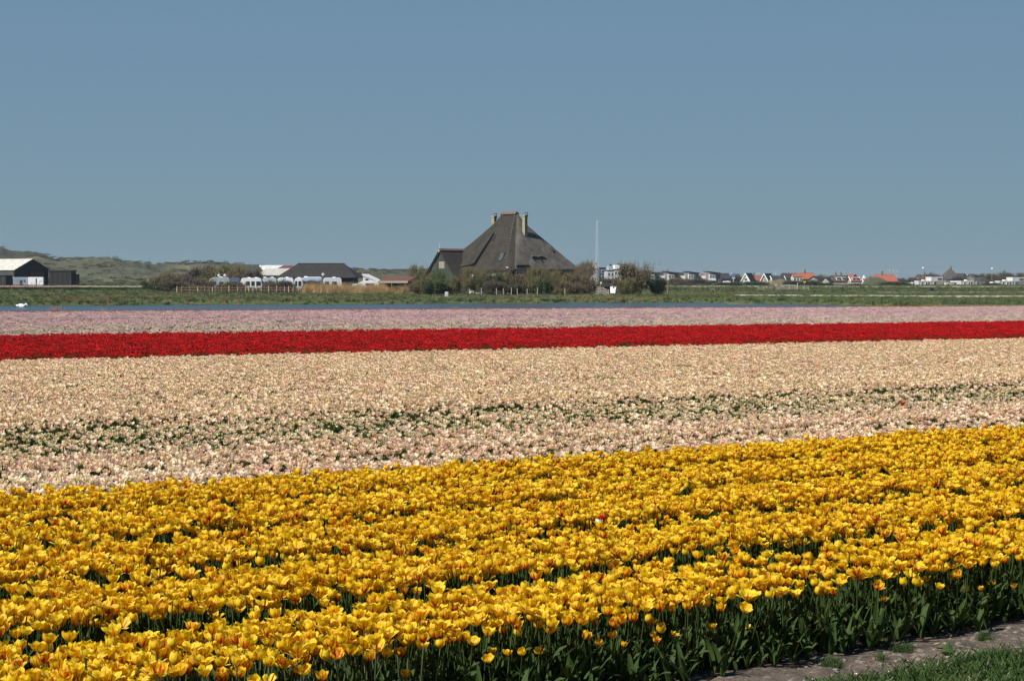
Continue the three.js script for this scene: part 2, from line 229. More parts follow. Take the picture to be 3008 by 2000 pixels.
// plants of one field: calls put(x, d, s, bed) for a jittered grid in rows parallel to the beds
function plant(A, B, beds, rowsPerBed, step, keep, put, gap = 0.22, k = 0.265) {
  for (let bed = 0; bed < beds; bed++) for (let r = 0; r < rowsPerBed; r++) {
    const s0 = (bed + gap / 2 + (1 - gap) * (r + 0.5) / rowsPerBed) / beds, l = mixLine(A, B, s0), x0 = -k * l.a / (1 + k * l.b) - 0.6, x1 = k * l.a / (1 - k * l.b) + 0.6, wob = 0.02;
    for (let x = x0; x < x1; x += step * rr(0.7, 1.3)) { const w = (fbm(x / 3, bed, 0, 181, 2) - 0.5) * wob, m = mixLine(A, B, s0 + (rnd() - 0.5) * (1 - gap) / rowsPerBed / beds * 1.1 + w / beds); const d = m.a + m.b * x; if (rnd() < keep(x, d, s0, bed)) put(x, d, s0, bed); }
  }
}
const dummy = new THREE.Object3D();
function place(x, d, yaw, sc, tx = 0, tz = 0, y = fieldY(d)) { dummy.position.set(x, y, -d); dummy.rotation.set(tx, yaw, tz); dummy.scale.setScalar(sc); dummy.updateMatrix(); return dummy.matrix.clone(); }
function stuffField(name, label, protos, list, tint) { // protos: [{parts: [[partname, geo, mat, tinted]]}], list: [[matrix, variant, color]]
  const g = new THREE.Group(); g.name = nm(name); scene.add(g); T(g, label, name.replace('_', ' '), null, 'stuff');
  protos.forEach((p, k) => { const mine = list.filter(e => e[1] === k); if (!mine.length) return; for (const [pn, geo, mat, tinted] of p) { const im = new THREE.InstancedMesh(geo, mat, mine.length); im.name = pn; im.userData.kind = 'stuff'; mine.forEach((e, i) => { im.setMatrixAt(i, e[0]); if (tinted) im.setColorAt(i, e[2]); }); im.castShadow = im.receiveShadow = true; g.add(im); } });
  return g;
}
const inFrame = (x, y, z) => { const [a, b] = pxOf(x, y, z); return a > 6 && a < 3002 && b > 0 && b < 1985; };
const col = (r, g, b) => new THREE.Color().setRGB(r, g, b);

// ---- yellow field
{
  const forms = [[0.1, 0.003], [0.28, 0.006], [0.42, 0.008], [0.5, 0.004], [0.75, 0.012], [0.35, 0.01], [0.5, 0.006], [0.95, 0.014], [0.22, 0.014], [0.48, 0.01], [0.05, 0], [0.65, 0.016]];
  const protos = [...forms, ...forms.map(([o, c]) => [o * 1.15 + 0.03, c * 0.8 + 0.003])].map(([open, curl], k) => ({ ...tulipProto({ open, curl, h: rr(0.35, 0.42), L: rr(0.07, 0.086), W: rr(0.037, 0.045), R: rr(0.029, 0.033), leafL: 0.26, leafW: 0.042, leaves: 2 }), mat: yellowM[[0, 1, 2, 3, 1, 4, 0, 5, 2, 5, 3, 1][k % 12]] }));
  const all = [];
  plant(LF, LY, 5, 21, 0.07, (x, d, s, bed) => (fbm(x * 1.3, d * 1.3, 0, 177, 2) < 0.22 ? 0.45 : 0.97), (x, d, s, bed) => {
    const edge = s < 0.05, v = Math.floor(rnd() * protos.length);
    const lowFlower = edge && rnd() < 0.22, t = edge ? 0.16 : 0.09;
    all.push({ x, d, v, sc: lowFlower ? rr(0.6, 0.8) : rr(0.9, 1.13), yaw: rr(0, 6.28), tx: gauss() * t + (edge ? 0.1 : 0), tz: gauss() * t - (edge ? 0.08 : 0), c: rr(0.94, 1.06) });
  }, 0.35);
  all.sort((p, q) => p.d - q.d);
  const heads = all.map(p => inFrame(p.x, fieldY(p.d) + 0.4 * p.sc, -p.d) && inFrame(p.x, fieldY(p.d) + 0.45 * p.sc, -p.d));
  const near = new Set(); for (let i = 0; i < all.length && near.size < 300; i++) if (heads[i]) near.add(i);
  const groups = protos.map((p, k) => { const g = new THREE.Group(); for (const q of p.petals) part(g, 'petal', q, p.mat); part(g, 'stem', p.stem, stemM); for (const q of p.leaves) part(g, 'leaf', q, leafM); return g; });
  const words = ['closed', 'half-closed', 'half-open', 'half-open', 'wide-open', 'half-closed', 'half-open', 'wide-open', 'half-closed', 'half-open', 'closed', 'wide-open'], marks = ['thin red flames', 'clear red flames', 'broad red flames', 'hardly any red', 'clear red flames', 'heavy red flames and edges', 'thin red flames', 'long red flames', 'broad red flames', 'long red flames', 'hardly any red', 'clear red flames'];
  const list = [], tint = p => col(p.c, p.c * rr(0.94, 1.03), p.c);
  all.forEach((p, i) => {
    const m = place(p.x, p.d, p.yaw, p.sc, p.tx, p.tz);
    if (!near.has(i)) { list.push([m, p.v, tint(p)]); return; }
    const g = groups[p.v].clone(); g.name = nm('yellow_tulip'); m.decompose(g.position, g.quaternion, g.scale); scene.add(g);
    T(g, `${words[p.v % 12]} yellow tulip with ${marks[p.v % 12]}, in the front rows`, 'tulip', `${words[p.v % 12]} yellow tulips with ${marks[p.v % 12]} in the front rows`);
  });
  // floppy broad leaves along the front edge
  stuffField('yellow_tulip', 'yellow tulips with red flames filling the near field behind its front rows', protos.map(p => [['petals', merge(p.petals), p.mat, true], ['leaves', merge([...p.leaves, p.stem]), leafM]]), list);
  const blades = []; for (let k = 0; k < 6; k++) blades.push([['leaves', merge([0, 1, 2, 3].map(i => leafGeo({ L: rr(0.14, 0.33), W: rr(0.03, 0.065), yaw: i * 1.6 + rr(-0.5, 0.5), lean: rr(0.05, 0.55), bend: rr(0.1, 1.6), twist: rr(-1.2, 1.2) }))), leafM]]);
  const bl = []; for (let x = -3; x < 6; x += 0.045) for (let q = 0; q < 3; q++) { const l = mixLine(LF, LY, rr(0.016, 0.075)); bl.push([place(x + rr(-0.04, 0.04), l.a + l.b * x, rr(0, 6.28), rr(0.5, 0.95), rr(-0.2, 0.3), rr(-0.2, 0.15)), Math.floor(rnd() * 6)]); }
  stuffField('tulip_foliage', 'dark green tulip leaves massed along the front edge of the yellow field', blades, bl);
}
// stray tulips that stand out
function stray(px, py, label, name, dye, open, hh = 0.47) {
  const [x, d] = topAt(px, py, hh), p = tulipProto({ open, h: 0.42, K: 0.8 }); const g = thing(name, label, 'tulip', [x, fieldY(d), -d], rr(0, 6)); const m = petalM(dye);
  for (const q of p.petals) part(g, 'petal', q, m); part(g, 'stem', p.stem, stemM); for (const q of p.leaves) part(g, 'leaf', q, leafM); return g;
}
const plainDye = (c, sd) => flameTex(c, c.map(v => v * 0.85), 0.05, 0.5, sd);
stray(1767, 1512, 'single bright red tulip standing among the yellow ones, right of a white tulip', 'red_tulip', plainDye([0.82, 0.05, 0.04], 11), 0.35);
stray(1750, 1524, 'single white tulip among the yellow ones, left of the red tulip', 'white_tulip', plainDye([0.92, 0.9, 0.76], 12), 0.2);
stray(722, 1157, 'single deep pink tulip among the cream tulips in left half', 'pink_tulip', plainDye([0.8, 0.16, 0.3], 13), 0.4);
stray(2657, 1180, 'orange red tulip among the cream tulips near the yellow field on the right', 'orange_tulip', flameTex([0.85, 0.28, 0.06], [0.7, 0.1, 0.05], 0.2, 0.9, 14), 0.7);

// ---- cream and peach field
const creamDye = (a, b, sd) => tex(32, 48, (u, v) => { const e = Math.pow(Math.abs(u - 0.5) * 2, 1.5) * 0.8 + 0.35 * (vnoise(u * 8, v * 5, 0, sd) - 0.3), k = clamp(e * sstep(0.2, 0.8, v)); return a.map((x, i) => lerp(x, b[i], k)); });
const creamM = [petalM(creamDye([0.97, 0.91, 0.745], [0.96, 0.83, 0.73], 21), 0.5), petalM(creamDye([0.97, 0.87, 0.755], [0.95, 0.74, 0.7], 22), 0.5), petalM(creamDye([0.97, 0.92, 0.8], [0.95, 0.8, 0.75], 23), 0.5)];
{
  const protos = [0.35, 0.6, 0.85, 1.0, 0.5, 0.75].map((open, k) => ({ ...tulipProto({ open, h: rr(0.35, 0.4), L: 0.066, W: 0.036, nu: 3, nv: 4, leaves: 2, leafL: 0.25, leafW: 0.04 }), mat: creamM[k % 3] }));
  const tufts = [0, 1, 2].map(k => tuft(4, 0.11, creamM[k], [0.6, 0.8, 0.95][k]));
  const tints = [[1, 0.98, 0.94], [1, 0.95, 0.92], [1, 0.99, 0.9], [0.99, 0.93, 0.92], [1, 0.97, 0.97]];
  const all = [], lots = [];
  const thin = (x, d, s) => { const w = 0.5 - Math.abs(s - 0.2) / 0.13; return (w > 0 ? 0.36 + 0.62 * sstep(0.38, 0.62, fbm(x * 0.6, (d - 0.82 * x) * 1.5, 0, 191, 3) + 0.12 * (0.3 - w)) : 1) * (fbm(x * 0.75, (d - 0.82 * x) * 2.2, 0, 201, 2) < (s < 0.14 ? 0.35 : 0.22) ? 0.25 : 1); };
  const tint = (s, small) => { const t = pick(tints), pk = s < 0.15 ? 0.75 : s > 0.3 ? 0.15 : 0.35, q = rr(0.87, 1.0); return small ? col(0.95 * q, 0.99 * q, 0.86 * q) : col(t[0] * q, t[1] * q * lerp(1, 0.965, pk), t[2] * q * lerp(0.95, 1, pk)); };
  plant(LY, mixLine(LY, LP, 7 / 17), 7, 18, 0.08, (x, d, s0) => 0.95 * thin(x, d, s0 * 7 / 17), (x, d, s0) => {
    const s = s0 * 7 / 17, small = s > 0.13 && s < 0.28 && rnd() < 0.75;
    all.push({ x, d, v: Math.floor(rnd() * 6), sc: small ? rr(0.62, 0.85) : rr(0.9, 1.12), c: tint(s, small), yaw: rr(0, 6.28), tx: gauss() * 0.13, tz: gauss() * 0.13 });
  }, 0.2);
  plant(mixLine(LY, LP, 7 / 17), LP, 10, 9, 0.16, (x, d, s0) => 0.97 * thin(x, d, 7 / 17 + s0 * 10 / 17), (x, d, s0) => lots.push([place(x, d, rr(0, 6.28), rr(0.92, 1.1), gauss() * 0.06, gauss() * 0.06), Math.floor(rnd() * 3) + 6, tint(7 / 17 + s0 * 10 / 17, false)]), 0.19);
  all.sort((p, q) => p.d - q.d);
  const ySight = (x, d) => { const a = LY.a + LY.b * x; return d > a + 0.5; }; // not hidden behind the last yellow row
  const near = new Set(); for (let i = 0; i < all.length && near.size < 300; i++) { const p = all[i]; if (p.sc > 0.88 && ySight(p.x, p.d) && inFrame(p.x, fieldY(p.d) + 0.42 * p.sc, -p.d)) near.add(i); }
  const groups = protos.map(p => { const g = new THREE.Group(); for (const q of p.petals) part(g, 'petal', q, p.mat); part(g, 'stem', p.stem, stemM); for (const q of p.leaves) part(g, 'leaf', q, leafM); return g; });
  const shadeWord = ['cream', 'peach pink', 'pale ivory'], openWord = ['half-closed', 'open', 'wide-open', 'wide-open', 'half-open', 'open'], list = [];
  all.forEach((p, i) => {
    const m = place(p.x, p.d, p.yaw, p.sc, p.tx, p.tz);
    if (!near.has(i)) { list.push([m, p.v, p.c]); return; }
    const g = groups[p.v].clone(); g.name = nm('pale_tulip'); m.decompose(g.position, g.quaternion, g.scale); scene.add(g);
    T(g, `${openWord[p.v]} ${shadeWord[p.v % 3]} tulip in the first rows behind the yellow field at left`, 'tulip', `${openWord[p.v]} ${shadeWord[p.v % 3]} tulips just behind the yellow field`);
  });
  stuffField('pale_tulip', 'cream and peach tulips in the wide middle field behind the yellow one', [...protos.map(p => [['petals', merge(p.petals), p.mat, true], ['leaves', merge([...p.leaves, p.stem]), leafM]]), ...tufts], [...list, ...lots]);
}
// ---- far fields: small tufts of low-detail tulips
function tuft(n, spread, mat, open, leaves = 4) {
  const fl = [], gr = [];
  for (let i = 0; i < n; i++) { const p = tulipProto({ open: open * rr(0.8, 1.2), h: rr(0.33, 0.4), L: 0.066, W: 0.036, nu: 2, nv: 2, leaves: 0 }), a = rr(0, 6.28), r = spread * Math.sqrt(rnd()), x = r * Math.cos(a), z = r * Math.sin(a); fl.push(...p.petals.map(g => g.translate(x, 0, z))); gr.push(p.stem.translate(x, 0, z)); for (let q = 0; q < 2; q++) gr.push(leafGeo({ L: rr(0.2, 0.28), W: 0.045, yaw: rr(0, 6), lean: rr(0.1, 0.5), bend: rr(0.2, 1), n: 3 }).translate(x, 0, z)); }
  return [['petals', merge(fl), mat, true], ['leaves', merge(gr), leafM]];
}
{
  const redM = petalM(plainDye([0.93, 0.03, 0.05], 31), 0.4), redB = petalM(plainDye([0.85, 0.02, 0.04], 32), 0.4);
  const protos = [0.2, 0.35, 0.5, 0.3].map((o, k) => tuft(6, 0.13, k === 3 ? redB : redM, o)), list = [];
  plant(LP, LR, 14, 7, 0.19, (x, d, s, bed) => bed === 1 ? 0.1 + 0.5 * (fbm(x / 2, d / 2, 0, 195, 2) > 0.5) : bed === 0 ? 0.35 : fbm(x / 1.5, d / 1.5, 0, 196, 2) < 0.3 ? 0.5 : 0.95, (x, d, s) => { const q = rr(0.6, 1.15); list.push([place(x, d, rr(0, 6.28), rr(0.8, 1.2), gauss() * 0.05, gauss() * 0.05), Math.floor(rnd() * 4), col(q, q, q)]); }, 0.16);
  stuffField('red_tulip', 'band of deep red tulips across the whole view behind the cream field', protos, list);
  const paleM = petalM(creamDye([0.93, 0.89, 0.82], [0.88, 0.74, 0.74], 41), 0.35), mauveM = petalM(creamDye([0.94, 0.84, 0.84], [0.84, 0.6, 0.64], 42), 0.35);
  const pr = [tuft(7, 0.19, mauveM, 0.3), tuft(7, 0.19, mauveM, 0.5), tuft(7, 0.19, paleM, 0.3), tuft(7, 0.19, paleM, 0.5)], lk = [];
  plant(LR, LK, 44, 4, 0.3, (x, d, s, bed) => s < 0.2 ? 0.62 : 0.8, (x, d, s, bed) => { const pale = rnd() < (s < 0.2 ? 0.75 : s < 0.32 ? 0.5 : 0.2), q = rr(0.62, 1.15), dark = bed === 23 ? 0.72 : 1; lk.push([place(x, d, rr(0, 6.28), rr(0.85, 1.15), 0, 0), (pale ? 2 : 0) + (rnd() < 0.5 ? 1 : 0), pale ? col(q, q * 0.98, q * 0.9) : col(q * dark, q * dark * 0.95, q * dark * 0.95)]); }, 0.12);
  stuffField('pink_tulip', 'band of pale pink and mauve tulips between the red ones and the pond', pr, lk);
  const orM = petalM(plainDye([0.92, 0.5, 0.06], 51), 0.4), rdM = petalM(plainDye([0.82, 0.26, 0.06], 52), 0.4), po = [tuft(4, 0.16, orM, 0.3), tuft(4, 0.16, rdM, 0.3)], lo = [];
  for (let r = 0; r < 4; r++) for (let x = -50; x < 62; x += 0.3 * rr(0.6, 1.4)) { const d = LK.a + LK.b * x + 0.5 + r * 0.35; lo.push([place(x, d, rr(0, 6), rr(0.98, 1.14), 0, 0, fieldY(d) + 0.04), fbm(x / 5, r, 0, 211, 2) < 0.4 ? 1 : 0, col(1, 1, 1)]); }
  stuffField('orange_tulip', 'thin row of orange tulips edging the pink field along the pond', po, lo);
  // flower strips seen edge-on in the meadow far left
  const stripOf = (name, label, pr2, px0, px1, d0, w, tint) => { const l = []; for (let x = X(px0, d0); x < X(px1, d0); x += 0.8) for (let q = 0; q < w; q++) { const d = d0 + q * 0.9 + rr(-0.3, 0.3); l.push([place(x + rr(-0.4, 0.4), d, rr(0, 6), rr(1.6, 2.3), 0, 0, gy(x, d) + 0.02), Math.floor(rnd() * pr2.length), tint]); } stuffField(name, label, pr2, l); };
  stripOf('orange_tulip', 'orange red flower strip seen edge-on in the meadow before the black barn', [po[1], po[0]], -120, 70, 505, 12, col(1, 0.9, 1));
  stripOf('pink_tulip', 'pink flower strip seen edge-on in the meadow far left', [pr[0], pr[1]], -120, 240, 486, 10, col(1, 1, 1));
  stripOf('white_tulip', 'white flower strip seen edge-on left of the stake fence', [pr[2], pr[3]], 236, 520, 484, 8, col(1, 1, 1));
}
// ---- grass verge, weeds and litter at lower right
const LG = { a: 9.93, b: 0.86 };
{
  const gp = []; for (let k = 0; k < 5; k++) { const bl = []; for (let i = 0; i < 16; i++) { const a = rr(0, 6.28), r = 0.05 * Math.sqrt(rnd()); bl.push(leafGeo({ L: rr(0.09, 0.2), W: rr(0.004, 0.007), yaw: rr(0, 6.28), lean: rr(0.1, 0.6), bend: rr(0.2, 1.3), y0: -0.005, n: 4 }).translate(r * Math.cos(a), 0, r * Math.sin(a))); } gp.push([['blades', merge(bl), null]]); }
  const gm = [M([0.034, 0.072, 0.014], { phys: 1, transmission: 0.25, thickness: 0, roughness: 0.8, specularIntensity: 0.25 }), M([0.045, 0.086, 0.017], { phys: 1, transmission: 0.25, thickness: 0, roughness: 0.8, specularIntensity: 0.25 }), M([0.15, 0.14, 0.06], { phys: 1, transmission: 0.25, thickness: 0, roughness: 0.6 })];
  gp.forEach((p, k) => p[0][2] = gm[k === 4 ? 2 : k % 2]);
  const list = []; const edge = x => LG.a + LG.b * x + (fbm(x * 1.7, 3, 0, 221, 3) - 0.5) * 0.5;
  for (let n = 0; n < 9000; n++) { const x = rr(0.3, 6), d = edge(x) - Math.pow(rnd(), 1.3) * 2.8; if (x > 0.29 * d + 0.5 || d < 8) continue; const dens = sstep(0, 0.25, edge(x) - d); if (rnd() > 0.25 + 0.75 * dens) continue; list.push([place(x, d, rr(0, 6), rr(0.55, 1.1) * (0.4 + 0.6 * dens), gauss() * 0.1, gauss() * 0.1), rnd() < 0.05 ? 4 : Math.floor(rnd() * 4)]); }
  for (const [px, py] of [[2430, 1955], [2460, 1962], [2590, 1940], [2640, 1915], [2655, 1912], [2665, 1918], [2450, 1950], [2890, 1880], [2900, 1884]]) for (let q = 0; q < 9; q++) { const [x, d] = topAt(px + rr(-14, 14), py + rr(-5, 5), 0); list.push([place(x, d, rr(0, 6), rr(0.2, 0.4)), q % 4]); }
  stuffField('grass', 'dark green grass verge in the lower right corner', gp, list);
  // small round-leaved weeds in the verge
  const round = (r, y, yaw, out, t) => { const g = new THREE.CircleGeometry(r, 9); const p = g.attributes.position; for (let i = 0; i < p.count; i++) p.setZ(i, -Math.abs(p.getX(i)) * 0.35); return g.rotateX(-Math.PI / 2 + t).translate(0, y, out).rotateY(yaw); };
  const wp = []; for (let k = 0; k < 3; k++) { const l = []; for (let i = 0; i < 12; i++) l.push(round(rr(0.012, 0.024), rr(0.05, 0.14), rr(0, 6.28), rr(0.02, 0.09), rr(-0.6, 0.6))); wp.push([['leaves', merge(l), M([0.04, 0.085, 0.016], { phys: 1, transmission: 0.2, thickness: 0, roughness: 0.7, specularIntensity: 0.3 })]]); }
  const wl = []; for (let n = 0; n < 300; n++) { const x = rr(1.4, 5), d = edge(x) - rr(0.02, 1.6); if (fbm(x * 1.5, d * 1.5, 0, 231, 2) < 0.47) continue; wl.push([place(x, d, rr(0, 6), rr(0.5, 1.0)), n % 3]); }
  stuffField('weeds', 'round-leaved weeds growing through the grass verge', wp, wl);
  const sp = [[['fragments', new THREE.IcosahedronGeometry(0.011, 0).scale(1, 0.35, 0.7), M([0.75, 0.73, 0.68])]]], sl = [];
  for (let n = 0; n < 46; n++) { const x = rr(0.8, 4.5), d = edge(x) + rr(0.02, 0.55); sl.push([place(x, d, rr(0, 6), rr(0.4, 1.1), 0, 0, fieldY(d) + 0.012), 0]); }
  stuffField('shell_fragments', 'white bits of broken shell scattered on the sandy strip', sp, sl);
  // dead stalks and clods
  const cp = [[['clods', new THREE.DodecahedronGeometry(0.016, 0).scale(1, 0.6, 1), grained([0.2, 0.165, 0.13], 20)]], [['stalks', bar([0, 0, 0], [0.07, 0.01, 0.02], 0.0018, 4), M([0.2, 0.155, 0.1])]]], cl = [];
  for (let n = 0; n < 1900; n++) { const x = rr(-1, 5), d = edge(x) + rr(-0.1, 1.3); cl.push([place(x, d, rr(0, 6), 0.25 + 1.6 * Math.pow(rnd(), 3), 0, 0, fieldY(d)), n % 9 ? 0 : 1]); }
  stuffField('soil_crumbs', 'crumbs of soil and dry stalks lying on the sandy strip', cp, cl);
  const at0 = (px, py) => { const [x, d] = topAt(px, py, 0); return [x, fieldY(d), -d]; };
  const dock = thing('dock_plant', 'broad-leaved dock weed standing alone on the sand at the grass edge', 'weed', at0(2786, 1932));
  const dm = M([0.075, 0.14, 0.035], { phys: 1, transmission: 0.25, thickness: 0, roughness: 0.5 });
  [[0.1, 0.062, 1.7, 0.1, 0.2], [0.085, 0.06, 2.5, 0.75, 0.9], [0.08, 0.05, 0.5, 0.7, 0.7], [0.06, 0.045, 1.2, 1.0, 0.9], [0.05, 0.04, 3.3, 0.9, 0.8]].forEach(([L, W, yaw, lean, bend]) => part(dock, 'leaf', leafGeo({ L, W, yaw, lean, bend, y0: 0 }), dm));
  const bud = thing('fallen_tulip', 'bent tulip with a small salmon bud leaning out over the soil strip', 'tulip', at0(2648, 1828));
  part(bud, 'stem', new THREE.TubeGeometry(new THREE.CatmullRomCurve3([new THREE.Vector3(0, 0, 0), new THREE.Vector3(0.06, 0.075, 0), new THREE.Vector3(0.15, 0.135, 0)]), 10, 0.004, 6), M([0.2, 0.24, 0.07]));
  part(bud, 'bud', new THREE.SphereGeometry(0.016, 10, 8).scale(0.8, 1.5, 0.8).rotateZ(-0.9).translate(0.165, 0.148, 0), M([0.6, 0.22, 0.1], { roughness: 0.6 }));
  part(bud, 'leaf', leafGeo({ L: 0.2, W: 0.06, yaw: 0.4, lean: 1.0, bend: 0.9 }), leafM); part(bud, 'leaf', leafGeo({ L: 0.18, W: 0.05, yaw: 1.2, lean: 1.2, bend: 0.6 }), leafM);
  const fl = M([0.34, 0.36, 0.12], { phys: 1, transmission: 0.25, thickness: 0, roughness: 0.6 });
  [[2738, 1905, 'yellow-green fallen leaf curled on the sand left of the dock weed', 0.1, 0.035, 0.4], [2762, 1842, 'pale green leaf hanging out over the shaded soil', 0.13, 0.04, -0.6], [2660, 1872, 'pinkish fallen petal-like leaf lying on the shaded soil', 0.08, 0.035, 1.4], [2386, 1900, 'bright torn leaf at the foot of the tulips', 0.11, 0.045, 1.2]].forEach(([px, py, lab, L, W, yaw], i) => { const p = at0(px, py); p[1] += 0.02; const g = leafGeo({ L, W, yaw, lean: 1.35, bend: 0.5, y0: 0 }); const m = new THREE.Mesh(g, i === 2 ? M([0.5, 0.34, 0.22]) : fl); m.position.set(...p); m.name = nm('fallen_leaf'); scene.add(shade(m)); T(m, lab, 'leaf'); });
}

// ---------------------------------------------------------------- shrubs and trees
function foliageGeo(o) { // unit crown: about 2 wide, 1 high; many small leaf faces in clumps plus fine upright twigs
  const { n = 2600, clumps = 32, leaf = 0.05, twigs = 260, skew = 0, flat = 0.8, c0, c1, c2, low = 0.05, rough = 0.3 } = o;
  const P = [], C = [], cl = [];
  for (let i = 0; i < clumps; i++) { const a = rr(0, 6.28), r = Math.sqrt(rnd()) * 0.78, y = lerp(low + 0.12, 0.82, rnd()) * (1 - 0.45 * r * r) + rr(-0.05, 0.08); cl.push([r * Math.cos(a), y, r * Math.sin(a) * flat, rr(0.18, 0.34), rnd()]); }
  const tri = (x, y, z, s, up, c) => { const a = rr(0, 6.28), b = up ? rr(0.9, 1.5) : rr(-1.2, 1.2), ux = Math.cos(a) * Math.cos(b) * s, uy = Math.sin(b) * s * 0.7, uz = Math.sin(a) * Math.cos(b) * s, w = s * 0.45, vx = -Math.sin(a) * w, vz = Math.cos(a) * w; P.push(x, y, z, x + ux + vx, y + uy, z + uz + vz, x + ux * 0.8 - vx, y + uy + w * 0.5, z + uz * 0.8 - vz); for (let k = 0; k < 3; k++) C.push(...c); };
  for (let i = 0; i < n; i++) {
    const q = pick(cl), a = rr(0, 6.28), e = Math.asin(rr(-0.7, 1)), r = q[3] * Math.pow(rnd(), 0.4), y = Math.max(0.01, q[1] + r * Math.sin(e) * 0.85);
    const x = q[0] + r * Math.cos(a) * Math.cos(e) + skew * y, z = q[2] + r * Math.sin(a) * Math.cos(e) * flat, k = rr(0.75, 1.25), t = clamp(q[4] + rr(-rough, rough)), c = t < 0.5 ? [0, 1, 2].map(j => lerp(c0[j], c1[j], t * 2) * k) : [0, 1, 2].map(j => lerp(c1[j], c2[j], t * 2 - 1) * k);
    tri(x, y, z, leaf * rr(0.6, 1.4), false, c);
  }
  for (let i = 0; i < twigs; i++) { const q = pick(cl), x = q[0] + gauss() * q[3] * 0.6, z = q[2] + gauss() * q[3] * 0.5, y = q[1] + q[3] * rr(0.1, 0.8), h = rr(0.08, 0.24), dx = (x * 0.12 + skew * 0.3 + gauss() * 0.1) * h * 3, w = 0.011; P.push(x + skew * y - w, y, z, x + skew * y + w, y, z, x + skew * y + dx, y + h, z + gauss() * 0.03); for (let k = 0; k < 3; k++) C.push(...c2.map(v => v * 0.85)); }
  const g = new THREE.BufferGeometry(); g.setAttribute('position', new THREE.Float32BufferAttribute(P, 3)); g.setAttribute('color', new THREE.Float32BufferAttribute(C, 3)); g.computeVertexNormals(); return g;
}
const leafyM = M([1, 1, 1], { vertexColors: true, roughness: 0.9 });
const barkM = grained([0.12, 0.09, 0.065], 2);
const BROWN = { c0: [0.05, 0.05, 0.022], c1: [0.115, 0.092, 0.045], c2: [0.17, 0.13, 0.07] }, OLIVE = { c0: [0.045, 0.052, 0.016], c1: [0.105, 0.1, 0.034], c2: [0.16, 0.135, 0.05] }, GREEN = { c0: [0.02, 0.04, 0.014], c1: [0.045, 0.075, 0.022], c2: [0.085, 0.11, 0.03] }, DUSK = { c0: [0.035, 0.032, 0.024], c1: [0.07, 0.055, 0.042], c2: [0.1, 0.078, 0.06] };
function branches(skew) { return [0, 1, 2, 3, 4, 5].map(i => { const a = i * 1.05, x = 0.6 * Math.cos(a), z = 0.5 * Math.sin(a), y = rr(0.5, 0.8); return bar([x * 0.1, 0, z * 0.1], [x + skew * y, y, z], 0.025, 5, 0.008); }); }
const CROWNS = {};
for (const [k, c] of Object.entries({ brown: BROWN, olive: OLIVE, green: GREEN, dusk: DUSK })) for (const q of ['c0', 'c1', 'c2']) c[q] = c[q].map(v => v * 0.76);
for (const [k, c] of Object.entries({ brown: BROWN, olive: OLIVE, green: GREEN, dusk: DUSK })) CROWNS[k] = [0, 1].map(i => ({ f: foliageGeo({ ...c, skew: i * 0.25, twigs: k === 'brown' || k === 'dusk' ? 900 : 500, n: 8500, leaf: 0.062 }), b: merge(branches(i * 0.25)) }));
CROWNS.bare = [{ f: foliageGeo({ ...BROWN, n: 500, twigs: 1700, skew: 0.5, leaf: 0.03, low: 0.3 }), b: merge(branches(0.5)) }, { f: foliageGeo({ ...OLIVE, n: 4200, twigs: 1700, skew: 0.1, leaf: 0.05 }), b: merge(branches(0.1)) }];
let crownTurn = 0;
function shrub(px0, px1, top, d, kind, variant, label, name = 'shrub', category = 'shrub', group, deep = 0.8) {
  const x = X((px0 + px1) / 2, d), y = gy(x, d), hw = (px1 - px0) / 2 * d / F, h = pt(0, top + 3, d)[1] - y, g = thing(name, label, category, [x, y - 0.05, -d], 0, group), p = CROWNS[kind][variant];
  const f = part(g, 'foliage', p.f, leafyM), b = part(g, 'branch', p.b, barkM); for (const m of [f, b]) { m.scale.set(hw * 1.12, h * 1.04, hw * deep); m.rotation.y = 0; } return g;
}

// ---------------------------------------------------------------- the thatched farmhouse
const thatchTex = tex(512, 512, (u, v) => { const s = vnoise(u * 170, v * 10, 0, 301), b = fbm(u * 7, v * 7, 7, 311, 4), w = fbm(u * 34, v * 24, 0, 321, 3); return 0.55 + 0.22 * s + 0.22 * (w - 0.3) + 0.28 * (b - 0.4); }, 1 / 6);
const thatchBump = rep(thatchTex, 1 / 3);
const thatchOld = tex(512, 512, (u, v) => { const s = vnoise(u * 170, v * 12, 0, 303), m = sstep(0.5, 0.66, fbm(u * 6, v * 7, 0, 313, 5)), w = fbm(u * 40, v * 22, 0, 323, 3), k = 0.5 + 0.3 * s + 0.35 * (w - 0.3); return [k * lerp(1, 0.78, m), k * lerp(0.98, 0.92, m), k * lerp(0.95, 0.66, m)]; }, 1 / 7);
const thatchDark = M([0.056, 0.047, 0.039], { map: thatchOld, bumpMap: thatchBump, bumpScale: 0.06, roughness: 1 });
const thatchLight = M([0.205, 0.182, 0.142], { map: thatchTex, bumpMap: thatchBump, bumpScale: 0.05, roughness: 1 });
const redTile = grained([0.17, 0.1, 0.075], 1.2), brickM = grained([0.36, 0.3, 0.18], 2), darkBrick = grained([0.09, 0.06, 0.05], 0.6), whiteM = grained([0.74, 0.73, 0.7], 0.5), greenBoard = grained([0.035, 0.055, 0.04], 0.8), glassM = M([0.02, 0.03, 0.04], { roughness: 0.06 }), leadM = M([0.22, 0.23, 0.25], { roughness: 0.5, metalness: 0.3 }), blackM = M([0.012, 0.012, 0.013], { roughness: 0.9 }), steelM = M([0.45, 0.46, 0.47], { roughness: 0.4, metalness: 0.6 });
